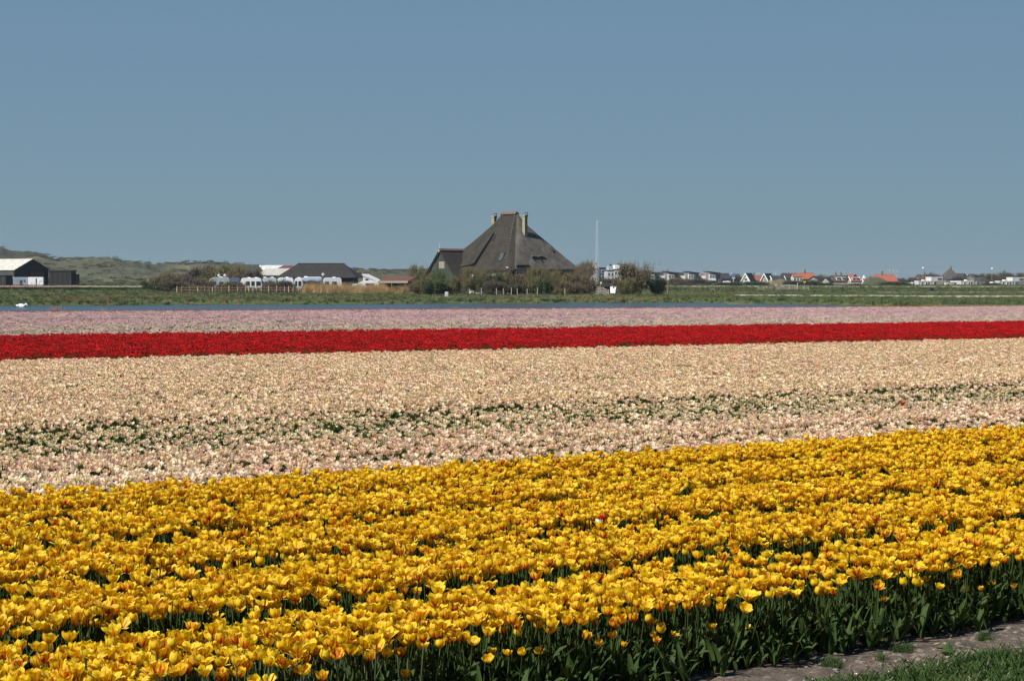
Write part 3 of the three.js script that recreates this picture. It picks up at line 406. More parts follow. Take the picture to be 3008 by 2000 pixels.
{
  const D = 400, A = 9.9, RH = 14.9, EH = 4.3, RX = 1.95, gx = X(1497, D), base = gy(gx, D) , farm = thing('farmhouse', 'large pyramid-roofed thatched farmhouse with two chimneys behind a row of shrubs', 'farmhouse', [gx, base, -D], -Math.PI / 4);
  farm.updateMatrixWorld(true); const inv = farm.matrixWorld.clone().invert();
  const slab = (q, t) => { const a = q.map(p => new THREE.Vector3(...p)), n = new THREE.Vector3().crossVectors(a[1].clone().sub(a[0]), a[2].clone().sub(a[0])).normalize(); if (n.y < 0) n.negate(); const lo = a.map(p => p.clone().addScaledVector(n, -t)), v = [...a, ...lo].map(p => p.toArray()), k = q.length, top = [...Array(k).keys()], fs = [top, top.map(i => i + k)]; for (let i = 0; i < k; i++) { const j = (i + 1) % k; fs.push([i, j, j + k, i + k]); } return solid(v, fs); };
  const L = [[-A, EH, A], [A, EH, A], [RX, RH, 0], [-RX, RH, 0]], Rr = [[A, EH, A], [A, EH, -A], [RX, RH, 0]];
  { // soft thatch: rings of a rounded rectangle from the eaves to the ridge, the outside and the underside
    const NT = 30, NP = 30, ring = (t, inset) => { // four sides of NP points
      const hx = lerp(A, RX, t) - inset, hz = Math.max(0.03, lerp(A, 0, t) - inset), r = Math.min(1.9, hz * 0.85), o = [];
      for (let s = 0; s < 4; s++) for (let i = 0; i < NP; i++) { const u = i / NP, cs = [[1, 1], [1, -1], [-1, -1], [-1, 1]], a = cs[s], b = cs[(s + 1) % 4], p = [lerp(a[0] * hx, b[0] * hx, u), lerp(a[1] * hz, b[1] * hz, u)], qx = Math.max(0, Math.abs(p[0]) - (hx - r)), qz = Math.max(0, Math.abs(p[1]) - (hz - r)), l = Math.hypot(qx, qz), f = l > r ? r / l : 1; o.push([Math.sign(p[0]) * (Math.abs(p[0]) - qx + qx * f), Math.sign(p[1]) * (Math.abs(p[1]) - qz + qz * f), s]); } return o; };
    const P = [[], []], U = [[], []], wob = (x, y, z) => 0.16 * (fbm(x * 0.55 + y * 0.3, z * 0.55 + y * 0.6, 0, 361, 3) - 0.5);
    const pos = (t, k, inset, drop) => { const q = ring(t, inset)[k % (4 * NP)], y = lerp(EH, RH, t) - drop - 0.12 * Math.sin(Math.PI * t) * 0; const w = wob(q[0], y, q[1]); return [q[0] * (1 + w / 12), y + w, q[1] * (1 + w / 12)]; };
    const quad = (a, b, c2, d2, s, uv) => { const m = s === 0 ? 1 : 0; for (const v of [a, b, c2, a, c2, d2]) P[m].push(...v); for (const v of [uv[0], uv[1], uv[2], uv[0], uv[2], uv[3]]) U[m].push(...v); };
    const rings = [], inner = []; for (let j = 0; j <= NT; j++) { const t = j / NT, a = [], b = []; for (let k = 0; k < 4 * NP; k++) { a.push(pos(t, k, 0, 0)); b.push(pos(Math.min(1, t), k, 0.45, 0.35)); } rings.push(a); inner.push(b); }
    for (let j = 0; j < NT; j++) for (let k = 0; k < 4 * NP; k++) { const k2 = (k + 1) % (4 * NP), s = Math.floor(k / NP), hw = lerp(A, RX, j / NT) * 2, hw2 = lerp(A, RX, (j + 1) / NT) * 2, u0 = (k % NP) / NP - 0.5, u1 = (k % NP + 1) / NP - 0.5, v0 = j / NT * 14, v1 = (j + 1) / NT * 14; quad(rings[j][k], rings[j][k2], rings[j + 1][k2], rings[j + 1][k], s === 0 && k % NP < 2 ? 1 : s, [[u0 * hw, v0], [u1 * hw, v0], [u1 * hw2, v1], [u0 * hw2, v1]]); if (j < NT - 1) quad(inner[j][k], inner[j + 1][k], inner[j + 1][k2], inner[j][k2], s, [[0, 0], [0, 0], [0, 0], [0, 0]]); if (j === 0) quad(rings[0][k], inner[0][k], inner[0][k2], rings[0][k2], s, [[u0 * hw, 0], [u0 * hw, 0.4], [u1 * hw, 0.4], [u1 * hw, 0]]); }  // right slope takes dark thatch beside the near hip, as painted shade
    const mk = m => { let g = new THREE.BufferGeometry(); g.setAttribute('position', new THREE.Float32BufferAttribute(P[m], 3)); g = mergeVertices(g, 1e-3); g.computeVertexNormals(); g = g.toNonIndexed(); g.setAttribute('uv', new THREE.Float32BufferAttribute(U[m], 2)); return g; };
    part(farm, 'roof', mk(0), thatchDark).userData.label = 'dark weathered slopes of the thatched roof, plus painted shade beside the corner hip'; part(farm, 'roof', mk(1), thatchLight).userData.label = 'pale grey right slope of the thatched roof';
  }
  part(farm, 'ridge_cap', [slab([[-RX - 0.05, RH - 0.15, 0.55], [RX + 0.05, RH - 0.15, 0.55], [RX, RH + 0.32, 0], [-RX, RH + 0.32, 0]], 0.12), slab([[-RX - 0.05, RH - 0.15, -0.55], [RX + 0.05, RH - 0.15, -0.55], [RX, RH + 0.32, 0], [-RX, RH + 0.32, 0]], 0.12)], redTile);
  const peg = new THREE.SphereGeometry(0.085, 8, 6), pegM = M([0.24, 0.22, 0.2]);
  for (let i = 1; i < 19; i++) { const t = i / 20, m = part(farm, 'hip_peg', peg, pegM); m.position.set(lerp(RX - 0.5, A - 1.3, t), lerp(RH, EH, t) + 0.02, lerp(0.1, A - 0.1, t)); }
  for (let i = 1; i < 15; i++) { const t = i / 24, m = part(farm, 'hip_peg', peg, pegM); m.position.set(lerp(-RX + 0.9, -A + 1.6, t), lerp(RH, EH, t) + 0.06, lerp(0.1, A - 0.1, t)); }
  // point of a pixel on a roof slope, in the house's own axes
  const on = (q, px, py, lift = 0) => { const e = new THREE.Vector3(0, EYE, 0).applyMatrix4(inv), f = new THREE.Vector3(...pt(px, py, D)).applyMatrix4(inv), dir = f.sub(e), a = q.map(p => new THREE.Vector3(...p)), n = new THREE.Vector3().crossVectors(a[1].clone().sub(a[0]), a[2].clone().sub(a[0])).normalize(); if (n.y < 0) n.negate(); const t = n.dot(a[0].clone().sub(e)) / n.dot(dir); return e.addScaledVector(dir, t).addScaledVector(n, lift).toArray(); };
  const patch = (q, pts, lift, t) => slab(pts.map(p => on(q, p[0], p[1], p[2] ?? lift)), t);
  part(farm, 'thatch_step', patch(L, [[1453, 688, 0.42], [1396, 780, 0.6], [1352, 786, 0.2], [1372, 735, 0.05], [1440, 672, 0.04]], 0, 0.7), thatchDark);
  const sky1 = part(farm, 'skylight', patch(L, [[1473, 745], [1482, 745], [1474, 765], [1464, 765]], 0.14, 0.16), M([0.06, 0.065, 0.07], { roughness: 0.3 })); part(sky1, 'frame', patch(L, [[1471, 743.5], [1484, 743.5], [1475, 767], [1461, 767]], 0.09, 0.12), blackM);
  const sky2 = part(farm, 'skylight', patch(L, [[1447, 691], [1455, 691], [1450, 705], [1442, 705]], 0.1, 0.1), glassM); part(sky2, 'frame', patch(L, [[1446, 690], [1457, 690], [1451, 707], [1440, 707]], 0.06, 0.1), blackM);
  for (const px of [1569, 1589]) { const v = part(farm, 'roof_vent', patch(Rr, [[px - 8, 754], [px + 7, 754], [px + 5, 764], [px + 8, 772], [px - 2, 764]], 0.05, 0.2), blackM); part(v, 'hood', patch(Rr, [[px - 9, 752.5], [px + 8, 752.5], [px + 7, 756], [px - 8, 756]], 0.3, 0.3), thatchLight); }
  part(farm, 'roof_vent', patch(Rr, [[1622, 736], [1629, 736], [1630, 741], [1624, 741]], 0.1, 0.2), blackM);
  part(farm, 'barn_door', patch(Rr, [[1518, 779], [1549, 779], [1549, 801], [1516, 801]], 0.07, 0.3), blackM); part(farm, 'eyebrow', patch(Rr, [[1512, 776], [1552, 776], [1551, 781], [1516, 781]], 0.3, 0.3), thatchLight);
  // walls under the eaves
  const w = A - 0.9; part(farm, 'wall', [box(0.35, EH + 0.6, 2 * w, w, (EH + 0.6) / 2, 0), box(0.35, EH + 0.6, 2 * w, -w, (EH + 0.6) / 2, 0), box(2 * w - 0.4, EH + 0.6, 0.35, 0, (EH + 0.6) / 2, -w)], darkBrick);
  part(farm, 'wall', box(2 * w - 0.4, EH + 0.6, 0.35, 0, (EH + 0.6) / 2, w), whiteM).userData.label = 'whitewashed wall under the left eave';
  for (const x of [-3.5, 0, 3.5]) { const f = part(farm, 'window', box(1.3, 1.5, 0.12, x, 1.9, w + 0.2), greenBoard); part(f, 'pane', box(1.05, 1.25, 0.05, x, 1.9, w + 0.27), glassM); }
  part(farm, 'wall', polyPrism([[-w, 0], [w, 0], [w, EH - 1.2], [-w, EH - 1.2]], 0.05, 0).rotateY(Math.PI / 2).translate(w + 0.18, 0, 0), M([0.05, 0.045, 0.04]));
  // extension with a gable of green boards
  const ex = -5.9, ez = 11.9, hw = 3.55, fy = 3.9, ay = 8.2;
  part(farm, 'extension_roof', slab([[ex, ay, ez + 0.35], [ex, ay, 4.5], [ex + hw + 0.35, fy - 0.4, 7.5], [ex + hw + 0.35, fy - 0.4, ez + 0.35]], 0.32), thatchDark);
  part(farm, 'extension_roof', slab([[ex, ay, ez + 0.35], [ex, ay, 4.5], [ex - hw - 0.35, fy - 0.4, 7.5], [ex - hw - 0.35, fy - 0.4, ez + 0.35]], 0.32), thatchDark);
  part(farm, 'ridge_cap', [1, -1].map(s => slab([[ex, ay + 0.16, ez + 0.45], [ex + s * 0.4, ay - 0.22, ez + 0.45], [ex + s * 0.4, ay - 0.22, 5.6], [ex, ay + 0.16, 5.6]], 0.1)), redTile);
  const boards = []; for (let i = 0; i < 14; i++) { const x0 = -hw + i * hw / 7, x1 = x0 + hw / 7 - 0.05, t = x => fy - 0.35 + (ay - fy) * (1 - Math.abs(x) / hw); part(farm, 'board', polyPrism([[ex + x0, 0.4], [ex + x1, 0.4], [ex + x1, t(x1)], [ex + (x0 + x1) / 2, t((x0 + x1) / 2)], [ex + x0, t(x0)]], 0.08, ez - 0.02), i % 3 ? greenBoard : grained([0.042, 0.062, 0.046], 0.8)); }
  part(farm, 'gable_wall', polyPrism([[ex - hw, 0], [ex + hw, 0], [ex + hw, fy - 0.5], [ex, ay - 0.5], [ex - hw, fy - 0.5]], 0.2, ez - 0.25), darkBrick);
  const gw = part(farm, 'hatch', box(1.5, 1.4, 0.1, ex + 0.35, 5.35, ez + 0.1), M([0.21, 0.18, 0.15])); part(gw, 'lintel', box(1.9, 0.16, 0.2, ex + 0.35, 6.15, ez + 0.14), M([0.02, 0.02, 0.02]));
  part(farm, 'shutter', box(1.6, 1.5, 0.08, ex - 1.55, 4.9, ez + 0.1), greenBoard);
  for (const s of [-1, 1]) part(farm, 'bargeboard', bar([ex, ay - 0.1, ez + 0.38], [ex + s * (hw + 0.35), fy - 0.5, ez + 0.38], 0.11, 4), blackM);
  part(farm, 'finial', [bar([ex, ay, ez + 0.3], [ex, ay + 1.1, ez + 0.3], 0.05), box(0.2, 0.4, 0.1, ex, ay - 0.3, ez + 0.5)], M([0.5, 0.5, 0.5]));
  // chimneys: courses of brick, a projecting head and a metal cowl
  const chimney = (x, z, y0, y1) => { const c = part(farm, 'chimney', [box(0.68, y1 - y0 - 0.3, 0.68, x, (y0 + y1 - 0.3) / 2, z), box(0.84, 0.3, 0.84, x, y1 - 0.15, z)], brickM); part(c, 'cowl', [box(0.9, 0.08, 0.9, x, y1 + 0.42, z), ...[[-1, -1], [1, -1], [-1, 1], [1, 1]].map(([a, b]) => box(0.07, 0.4, 0.07, x + a * 0.32, y1 + 0.2, z + b * 0.32))], leadM); part(c, 'flashing', box(0.8, 0.5, 0.8, x, y0 + 1.0, z), leadM); };
  const cb = on(Rr, 1543, 689), top = pt(1543, 625, D - 4)[1] - base; chimney(cb[0] - 0.1, cb[2], cb[1] - 0.9, top - 0.4);
  chimney(-4.3, -0.2, 10.6, pt(1451, 626, D)[1] - base - 0.4);
}
// shrubs in front of the farm, left to right
const FS = 'shrubs in front of the thatched farmhouse';
shrub(1196, 1262, 818, 374, 'brown', 1, 'low brown shrub between the reeds and the farmhouse gable');
shrub(1228, 1296, 803, 372, 'olive', 0, 'olive shrub under the green gable of the farmhouse');
shrub(1262, 1312, 786, 378, 'green', 0, 'fresh green bush climbing the green gable');
shrub(1300, 1350, 806, 371, 'olive', 1, 'olive bush right of the green gable, beside the white wall');
shrub(1356, 1425, 786, 374, 'bare', 1, 'twiggy shrub before the dark roof slope, right of the white wall');
shrub(1395, 1470, 797, 369, 'green', 1, 'dense green bush below the pale skylight');
shrub(1448, 1515, 800, 371, 'olive', 0, 'olive bush at the near corner of the farmhouse');
shrub(1500, 1565, 802, 373, 'brown', 0, 'brown bush in front of the dark barn door');
shrub(1545, 1640, 784, 372, 'bare', 1, 'tall twiggy bush below the two roof vents');
shrub(1575, 1625, 806, 367, 'green', 0, 'small dark evergreen bush before the tall twiggy bush');
shrub(1622, 1690, 797, 370, 'olive', 1, 'olive shrub under the right end of the pale thatch');
shrub(1650, 1722, 800, 379, 'dusk', 0, 'dark shrub heaped against the right corner of the farmhouse');
shrub(1700, 1748, 807, 372, 'brown', 0, 'dark rounded shrub left of the wooden stile');
shrub(1676, 1734, 772, 384, 'bare', 0, 'leaning wind-bent bare tree at the right end of the farmhouse', 'tree', 'tree');
shrub(1796, 1912, 772, 366, 'brown', 0, 'big round brown-green bush right of the lattice mast');
shrub(1812, 1868, 810, 362, 'olive', 1, 'yellow-green low bush at the left foot of the big round bush');
shrub(1905, 1952, 812, 368, 'green', 1, 'small rounded green bush left of the wooden pole');
[[1330, 1392, 797, 380, 'dusk', 0, 'dusky shrub against the white farmhouse wall'], [1378, 1450, 793, 381, 'brown', 0, 'brown shrub behind the twiggy one, under the thatch step'], [1440, 1510, 795, 382, 'dusk', 1, 'dusky shrub against the near corner of the farmhouse'], [1585, 1660, 793, 381, 'brown', 1, 'brown shrub before the pale thatch, behind the tall twiggy bush'], [1240, 1330, 812, 367, 'green', 0, 'low green shrub in the front of the row below the green gable'], [1420, 1500, 822, 364, 'dusk', 0, 'low dusky shrub in the front of the row below the skylight'], [1630, 1700, 824, 365, 'brown', 0, 'low brown shrub in the front of the row at the right end of the roof']].forEach(q => shrub(...q));
// windswept thicket at left, behind the caravans
[[408, 500, 812, 'green', 1, 'dark green low end of the windswept thicket'], [440, 560, 793, 'brown', 1, 'brown windswept bush near the left end of the thicket'], [520, 640, 779, 'dusk', 1, 'tall brown bush in the middle of the windswept thicket'], [590, 700, 772, 'olive', 1, 'tallest olive bush of the windswept thicket'], [660, 750, 773, 'brown', 1, 'brown bush of the thicket left of the white shed roof'], [700, 772, 790, 'dusk', 1, 'reddish brown bush under the white shed roof'], [470, 560, 822, 'dusk', 0, 'dusky low bush at the foot of the thicket above the stake fence'], [560, 630, 815, 'brown', 0, 'brown low bush left of the grey caravan']].forEach(([a, b, t, k, v, l], i) => shrub(a, b, t, 470 - i * 4 - (i > 5 ? 16 : 0), k, v, l, 'shrub', 'shrub', undefined, 0.6));
shrub(632, 690, 822, 424, 'olive', 1, 'scrubby bush in front of the grey caravan');
shrub(690, 724, 826, 424, 'brown', 0, 'brown scrub between the grey and the white caravan');
shrub(770, 822, 818, 424, 'brown', 1, 'brown bush in front of the blue-grey caravan');
shrub(812, 868, 820, 423, 'dusk', 0, 'dusky bush left of the white van');
shrub(895, 945, 820, 421, 'brown', 0, 'brown bush under the blue awning');
shrub(1130, 1205, 836, 398, 'brown', 1, 'scrub before the rusty-roofed shed');
{ // reeds: tall straw-coloured stems in front of the caravans and along the banks
  const rp = [0, 1, 2].map(() => { const l = []; for (let i = 0; i < 26; i++) { const x = gauss() * 0.28, z = gauss() * 0.28, h = rr(0.6, 1.15), w = 0.014, dx = gauss() * 0.1; l.push(solid([[x - w, 0, z], [x + w, 0, z], [x + dx, h, z + gauss() * 0.06], [x, 0, z + w]], [[0, 1, 2], [0, 3, 2]])); } return [['stems', merge(l), null, true]]; });
  const rm = M([0.36, 0.26, 0.13], { roughness: 0.9 }); rp.forEach(p => p[0][2] = rm);
  const put = (n, px0, px1, d0, d1, h, tint, name, label) => { const l = []; for (let i = 0; i < n; i++) { const d = rr(d0, d1), x = X(rr(px0, px1), d), y = Math.max(gy(x, d), WATER - 0.2); const m = place(x, d, rr(0, 6), 1, 0, 0, y); m.scale(new THREE.Vector3(1, h * rr(0.7, 1.2), 1)); const q = rr(0.7, 1.2); l.push([m, i % 3, col(tint[0] * q, tint[1] * q, tint[2] * q)]); } return stuffField(name, label, rp, l); };
  put(420, 893, 1128, 398, 412, 2.05, [1, 0.92, 0.8], 'reeds', 'golden reeds standing before the pop-top camper');
  put(120, 1120, 1240, 388, 396, 1.7, [0.9, 0.85, 0.75], 'reeds', 'sparse dry reeds before the rusty-roofed shed');
  const pond = put(90, 110, 340, 268, 292, 0.6, [0.5, 0.46, 0.4], 'reeds', 'pale dry reeds on the far pond bank at left'); void pond;
  put(4, 130, 330, 178, 182, 0.9, [0.8, 0.75, 0.6], 'reeds', 'thin reeds rising from the pond at left above the flowers');
  put(26, 1330, 1480, 194, 199, 0.9, [0.9, 0.85, 0.6], 'reeds', 'thin reeds at the near pond edge before the farmhouse');
  put(14, 1800, 2060, 204, 209, 1.2, [0.8, 0.8, 0.6], 'reeds', 'thin reeds at the near pond edge right of the bush');
  put(14, 2540, 2760, 216, 222, 1.3, [0.55, 0.56, 0.36], 'reeds', 'thin tall reeds behind the orange row on the right');
  put(60, 2140, 2210, 284, 292, 0.3, [1.1, 1, 0.8], 'reeds', 'pale cut reeds lying on the far pond bank');
  // tussocks of rough grass on the bank and meadow
  const tp = [0, 1, 2].map(() => { const l = []; for (let i = 0; i < 22; i++) { const a = rr(0, 6.28), r = 0.3 * Math.sqrt(rnd()), x = r * Math.cos(a), z = r * Math.sin(a), h = rr(0.14, 0.36), w = 0.03, dx = gauss() * 0.14, dz = gauss() * 0.14; l.push(solid([[x - w, 0, z], [x + w, 0, z - w], [x + dx, h, z + dz]], [[0, 1, 2]])); } return [['blades', merge(l), M([1, 1, 1], { roughness: 0.95 }), true]]; });
  const tl = []; for (let i = 0; i < 42000; i++) { const u = rnd(), d = 250 + 170 * Math.pow(u, 1.3), x = X(rr(-160, 3170), d), y = gy(x, d); if (y < WATER + 0.04) continue; const q = rr(0.7, 1.25), dry = sstep(0.5, 0.72, fbm(x / 14, d / 8, 0, 331, 3)), bank = clamp(1 - (d - 274) / 40); tl.push([place(x, d, rr(0, 6), rr(0.6, 1.4), 0, 0, y - 0.02), i % 3, col(lerp(0.062, 0.13, dry) * q, lerp(0.087, 0.114, dry) * q, lerp(0.026, 0.05, dry) * q)]); }
  for (let i = 0; i < 26000; i++) { const d = 400 + 560 * Math.pow(rnd(), 1.25), x = X(rr(-160, 3170), d), q = rr(0.6, 1.15) * (0.75 + 0.5 * fbm(x / 40, d / 20, 0, 335, 2)), s = d / 400; tl.push([place(x, d, rr(0, 6), rr(0.7, 1.3) * s, 0, 0, gy(x, d) - 0.05), i % 3, col(0.068 * q, 0.087 * q, 0.028 * q)]); }
  stuffField('grass', 'rough green grass on the pond bank and the meadow behind it', tp, tl);
  // scrub on the dunes
  const sp = [foliageGeo({ ...OLIVE, n: 240, twigs: 0, leaf: 0.16, clumps: 9 }), foliageGeo({ ...BROWN, n: 240, twigs: 0, leaf: 0.16, clumps: 9 })].map(g => [['leaves', g, leafyM, true]]), sl = [], ray = new THREE.Raycaster();
  void ray; scene.updateMatrixWorld(true);
  globalThis.__d = null;
  const dp = scene.getObjectByName('dunes').geometry.attributes.position;
  for (let i = 0; i < 7000; i++) { const k = Math.floor(rnd() * dp.count), x = dp.getX(k), y = dp.getY(k), d = -dp.getZ(k); if (d > 1545 || d < 900) continue; const u = x / d * F + CX; if (u < -120 || u > 1500) continue; const n = fbm(x / 30, d / 34 + y / 5, 0, 341, 3); if (n < 0.48) { if (rnd() > 0.35) continue; } const s = n < 0.48 ? rr(0.5, 1.1) : rr(0.8, 2.4), q = n < 0.48 ? rr(1.3, 2.2) : rr(0.7, 1.3); const m = place(x + rr(-4, 4), d, rr(0, 6), s, 0, 0, y - 0.15); m.scale(new THREE.Vector3(1.3, 0.75, 1)); sl.push([m, i % 2, col(q, q, q)]); }
  stuffField('dune_scrub', 'dark scrub and marram tufts scattered over the dunes', sp, sl);
}
// ---------------------------------------------------------------- left: black barn, shed, stake fence, caravans
{
  const D = 640, k = D / F, g = thing('barn', 'black wooden barn with a pale roof at the left edge before the dunes', 'barn', [X(92, D), gy(X(92, D), D), -D], 0.55);
  const H = pt(0, 760, D)[1] - g.position.y, EHb = pt(0, 790, D)[1] - g.position.y, hw = 6.6, len = 26;
  // gable faces +x after the turn; the long side with the pale roof faces the camera on the left
  g.rotation.y = -0.62;
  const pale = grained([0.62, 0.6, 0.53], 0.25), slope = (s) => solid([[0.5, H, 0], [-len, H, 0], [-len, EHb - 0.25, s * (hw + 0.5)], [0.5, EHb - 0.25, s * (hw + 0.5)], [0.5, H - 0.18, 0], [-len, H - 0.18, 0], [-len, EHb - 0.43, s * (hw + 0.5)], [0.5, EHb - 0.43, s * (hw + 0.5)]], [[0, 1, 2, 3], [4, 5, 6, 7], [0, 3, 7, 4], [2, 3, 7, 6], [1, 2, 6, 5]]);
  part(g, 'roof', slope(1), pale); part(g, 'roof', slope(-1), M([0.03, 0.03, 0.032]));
  part(g, 'gable_wall', polyPrism([[-hw, 0], [hw, 0], [hw, EHb - 0.3], [0, H - 0.2], [-hw, EHb - 0.3]], 0.2).rotateY(Math.PI / 2).translate(-0.2, 0, 0), grained([0.012, 0.014, 0.012], 0.4));
  part(g, 'side_wall', box(len - 0.3, EHb - 0.3, 0.2, -len / 2 - 0.2, (EHb - 0.3) / 2, hw), grained([0.08, 0.085, 0.05], 0.4));
  part(g, 'brick_panel', box(0.1, 1.9, 5.2, 0.06, 3.2, -2.2), grained([0.16, 0.085, 0.075], 0.8)); part(g, 'opening', box(0.08, 1.8, 0.7, 0.1, 3.2, 1.4), blackM);
  for (let i = 0; i < 3; i++) part(g, 'trim', box(0.06, 0.06, 5.2, 0.13, 2.6 + i * 0.6, -2.2), M([0.1, 0.05, 0.045]));
  const annex = thing('annex', 'low black annex at the right side of the pale-roofed barn', 'shed', [X(183, D + 6), gy(X(183, D), D), -(D + 6)], 0);
  const aw = 66 * k, ah = pt(0, 795, D)[1] - annex.position.y; part(annex, 'wall', box(aw, ah, 7, 0, ah / 2, 0), grained([0.014, 0.013, 0.013], 0.4)); part(annex, 'roof', box(aw + 0.5, 0.25, 7.6, 0, ah + 0.12, 0), M([0.05, 0.055, 0.055])); part(annex, 'lean_to', box(1.2, ah - 1.0, 5, aw / 2 + 0.62, (ah - 1) / 2, 0), M([0.012, 0.012, 0.012]));
  for (let i = 0; i < 9; i++) part(annex, 'plank', box(aw / 9 - 0.08, ah - 0.3, 0.06, -aw / 2 + (i + 0.5) * aw / 9, ah / 2 - 0.1, 3.54), i % 2 ? blackM : M([0.018, 0.017, 0.017]));
  const shed = thing('shed', 'small dark wooden shed at the left edge before the barn', 'shed', [X(8, D - 22), gy(X(8, D - 22), D - 22), -(D - 22)], -0.25);
  part(shed, 'wall', box(3.9, 3.2, 4, 0, 1.6, 0), grained([0.02, 0.02, 0.021], 0.5)); part(shed, 'roof', polyPrism([[-2.3, 3.15], [2.3, 3.15], [0, 4.1]], 4.6, -2.3), M([0.06, 0.06, 0.06])); for (let i = 0; i < 6; i++) part(shed, 'plank', box(0.55, 3.0, 0.06, -1.65 + i * 0.66, 1.5, 2.04), i % 2 ? blackM : M([0.028, 0.026, 0.026]));
  const cont = (px0, px1, py0, dd, name, label, mat, bits) => { const w = (px1 - px0) * (D - dd) / F, x = X((px0 + px1) / 2, D - dd), y = gy(x, D - dd), h = pt(0, py0, D - dd)[1] - y, c = thing(name, label, name === 'wall_panel' ? 'panel' : 'trailer', [x, y, -(D - dd)], 0.1); part(c, 'body', new RoundedBoxGeometry(w, h - 0.35, 2.2, 2, 0.08).translate(0, h / 2 + 0.17, 0), mat); for (const [a, b, wd, hh, mm, nmP] of bits) part(c, nmP, box(wd * w, hh * h, 0.06, a * w, b * h, 1.12), mm); for (const s of [-0.3, 0.3]) part(c, 'wheel', new THREE.CylinderGeometry(0.34, 0.34, 0.2, 14).rotateX(Math.PI / 2).translate(s * w, 0.34, 0.95), blackM); };
  cont(27, 81, 814, 16, 'stock_trailer', 'long blue-grey trailer with green stripes before the black barn', grained([0.35, 0.4, 0.44], 0.6), [[-0.36, 0.55, 0.12, 0.7, M([0.1, 0.25, 0.22]), 'stripe'], [0.15, 0.4, 0.14, 0.55, M([0.03, 0.04, 0.05]), 'door'], [0.34, 0.55, 0.1, 0.3, M([0.08, 0.1, 0.13]), 'window']]);
  cont(83, 127, 814, 16, 'white_trailer', 'white trailer with a dark narrow door before the black barn', M([0.75, 0.75, 0.76], { roughness: 0.5 }), [[0.03, 0.5, 0.07, 0.72, blackM, 'door'], [0.3, 0.6, 0.2, 0.2, M([0.6, 0.6, 0.6]), 'panel']]);
  const gate = thing('farm_gate', 'small pale gate in the grass before the white trailer', 'gate', [X(102, D - 30), gy(X(102, D - 30), D - 30), -(D - 30)]); for (const x of [-1.2, 1.2]) part(gate, 'post', box(0.12, 1.1, 0.12, x, 0.55, 0), M([0.4, 0.38, 0.32])); for (let i = 0; i < 3; i++) part(gate, 'rail', box(2.3, 0.1, 0.05, 0, 0.3 + i * 0.3, 0), M([0.4, 0.38, 0.32]));
  // stake fence with a brushwood infill
  const DF = 416, fx = px => X(px, DF), f = thing('stake_fence', 'long rustic stake fence with brushwood infill before the caravans', 'fence', [fx(700), gy(fx(700), DF), -DF], 0), y0 = f.position.y;
  const posts = [175, 240, 300, 352, 410, 458, 512, 548, 585, 608, 650, 690, 730, 770, 820, 873, 922, 985, 1038, 1092, 1140, 1192, 1245, 1300, 1350, 1402, 1450, 1505, 1565, 1612, 1670, 1725, 1760, 1800, 1850, 1890];
  const stakeM = [grained([0.55, 0.42, 0.26], 3), grained([0.3, 0.23, 0.15], 3), grained([0.1, 0.075, 0.055], 3)];
  posts.forEach((v, i) => { const x = fx(480 + v / 4.537) - f.position.x, gl = gy(x + f.position.x, DF) - y0, h = rr(1.2, 1.5); part(f, 'post', bar([x, gl - 0.1, 0], [x + rr(-0.06, 0.06), gl + h, rr(-0.05, 0.05)], i % 5 === 0 ? 0.12 : 0.085, 6), stakeM[i % 5 === 0 || v > 800 && i % 2 ? 0 : i % 2 ? 1 : 2]); });
  const L0 = fx(517) - f.position.x, L1 = fx(892) - f.position.x; const rails = [0.55, 1.05]; for (const h of rails) { const n = 8; for (let i = 0; i < n; i++) { const a = lerp(L0, L1, i / n), b = lerp(L0, L1, (i + 1) / n); part(f, 'rail', bar([a, gy(a + f.position.x, DF) - y0 + h, 0.08], [b, gy(b + f.position.x, DF) - y0 + h + rr(-0.05, 0.05), 0.08], 0.045, 5), stakeM[1]); } }
  const br = [], bc = []; for (let i = 0; i < 2600; i++) { const x = lerp(L0, L1, rnd()), y = gy(x + f.position.x, DF) - y0 + rr(0.02, 0.95), a = rr(-0.5, 0.5), l = rr(0.2, 0.6), z = rr(-0.35, -0.05), c = rr(0.6, 1.3); br.push(x, y, z, x + l * Math.cos(a), y + l * Math.sin(a), z + rr(-0.1, 0.1), x + 0.04, y + 0.07, z); for (let q = 0; q < 3; q++) bc.push(0.1 * c, 0.055 * c, 0.035 * c); }
  const bg = new THREE.BufferGeometry(); bg.setAttribute('position', new THREE.Float32BufferAttribute(br, 3)); bg.setAttribute('color', new THREE.Float32BufferAttribute(bc, 3)); bg.computeVertexNormals(); part(f, 'brushwood', bg, leafyM).userData.kind = 'stuff';
}
const vanWhite = M([0.66, 0.66, 0.65], { phys: 1, roughness: 0.5, clearcoat: 0.15 }), vanGrey = M([0.36, 0.42, 0.47], { phys: 1, roughness: 0.4, clearcoat: 0.3 }), tyreM = M([0.02, 0.02, 0.02]), blueM = M([0.06, 0.13, 0.28], { roughness: 0.6 }), winM = M([0.02, 0.024, 0.028], { roughness: 0.35 });
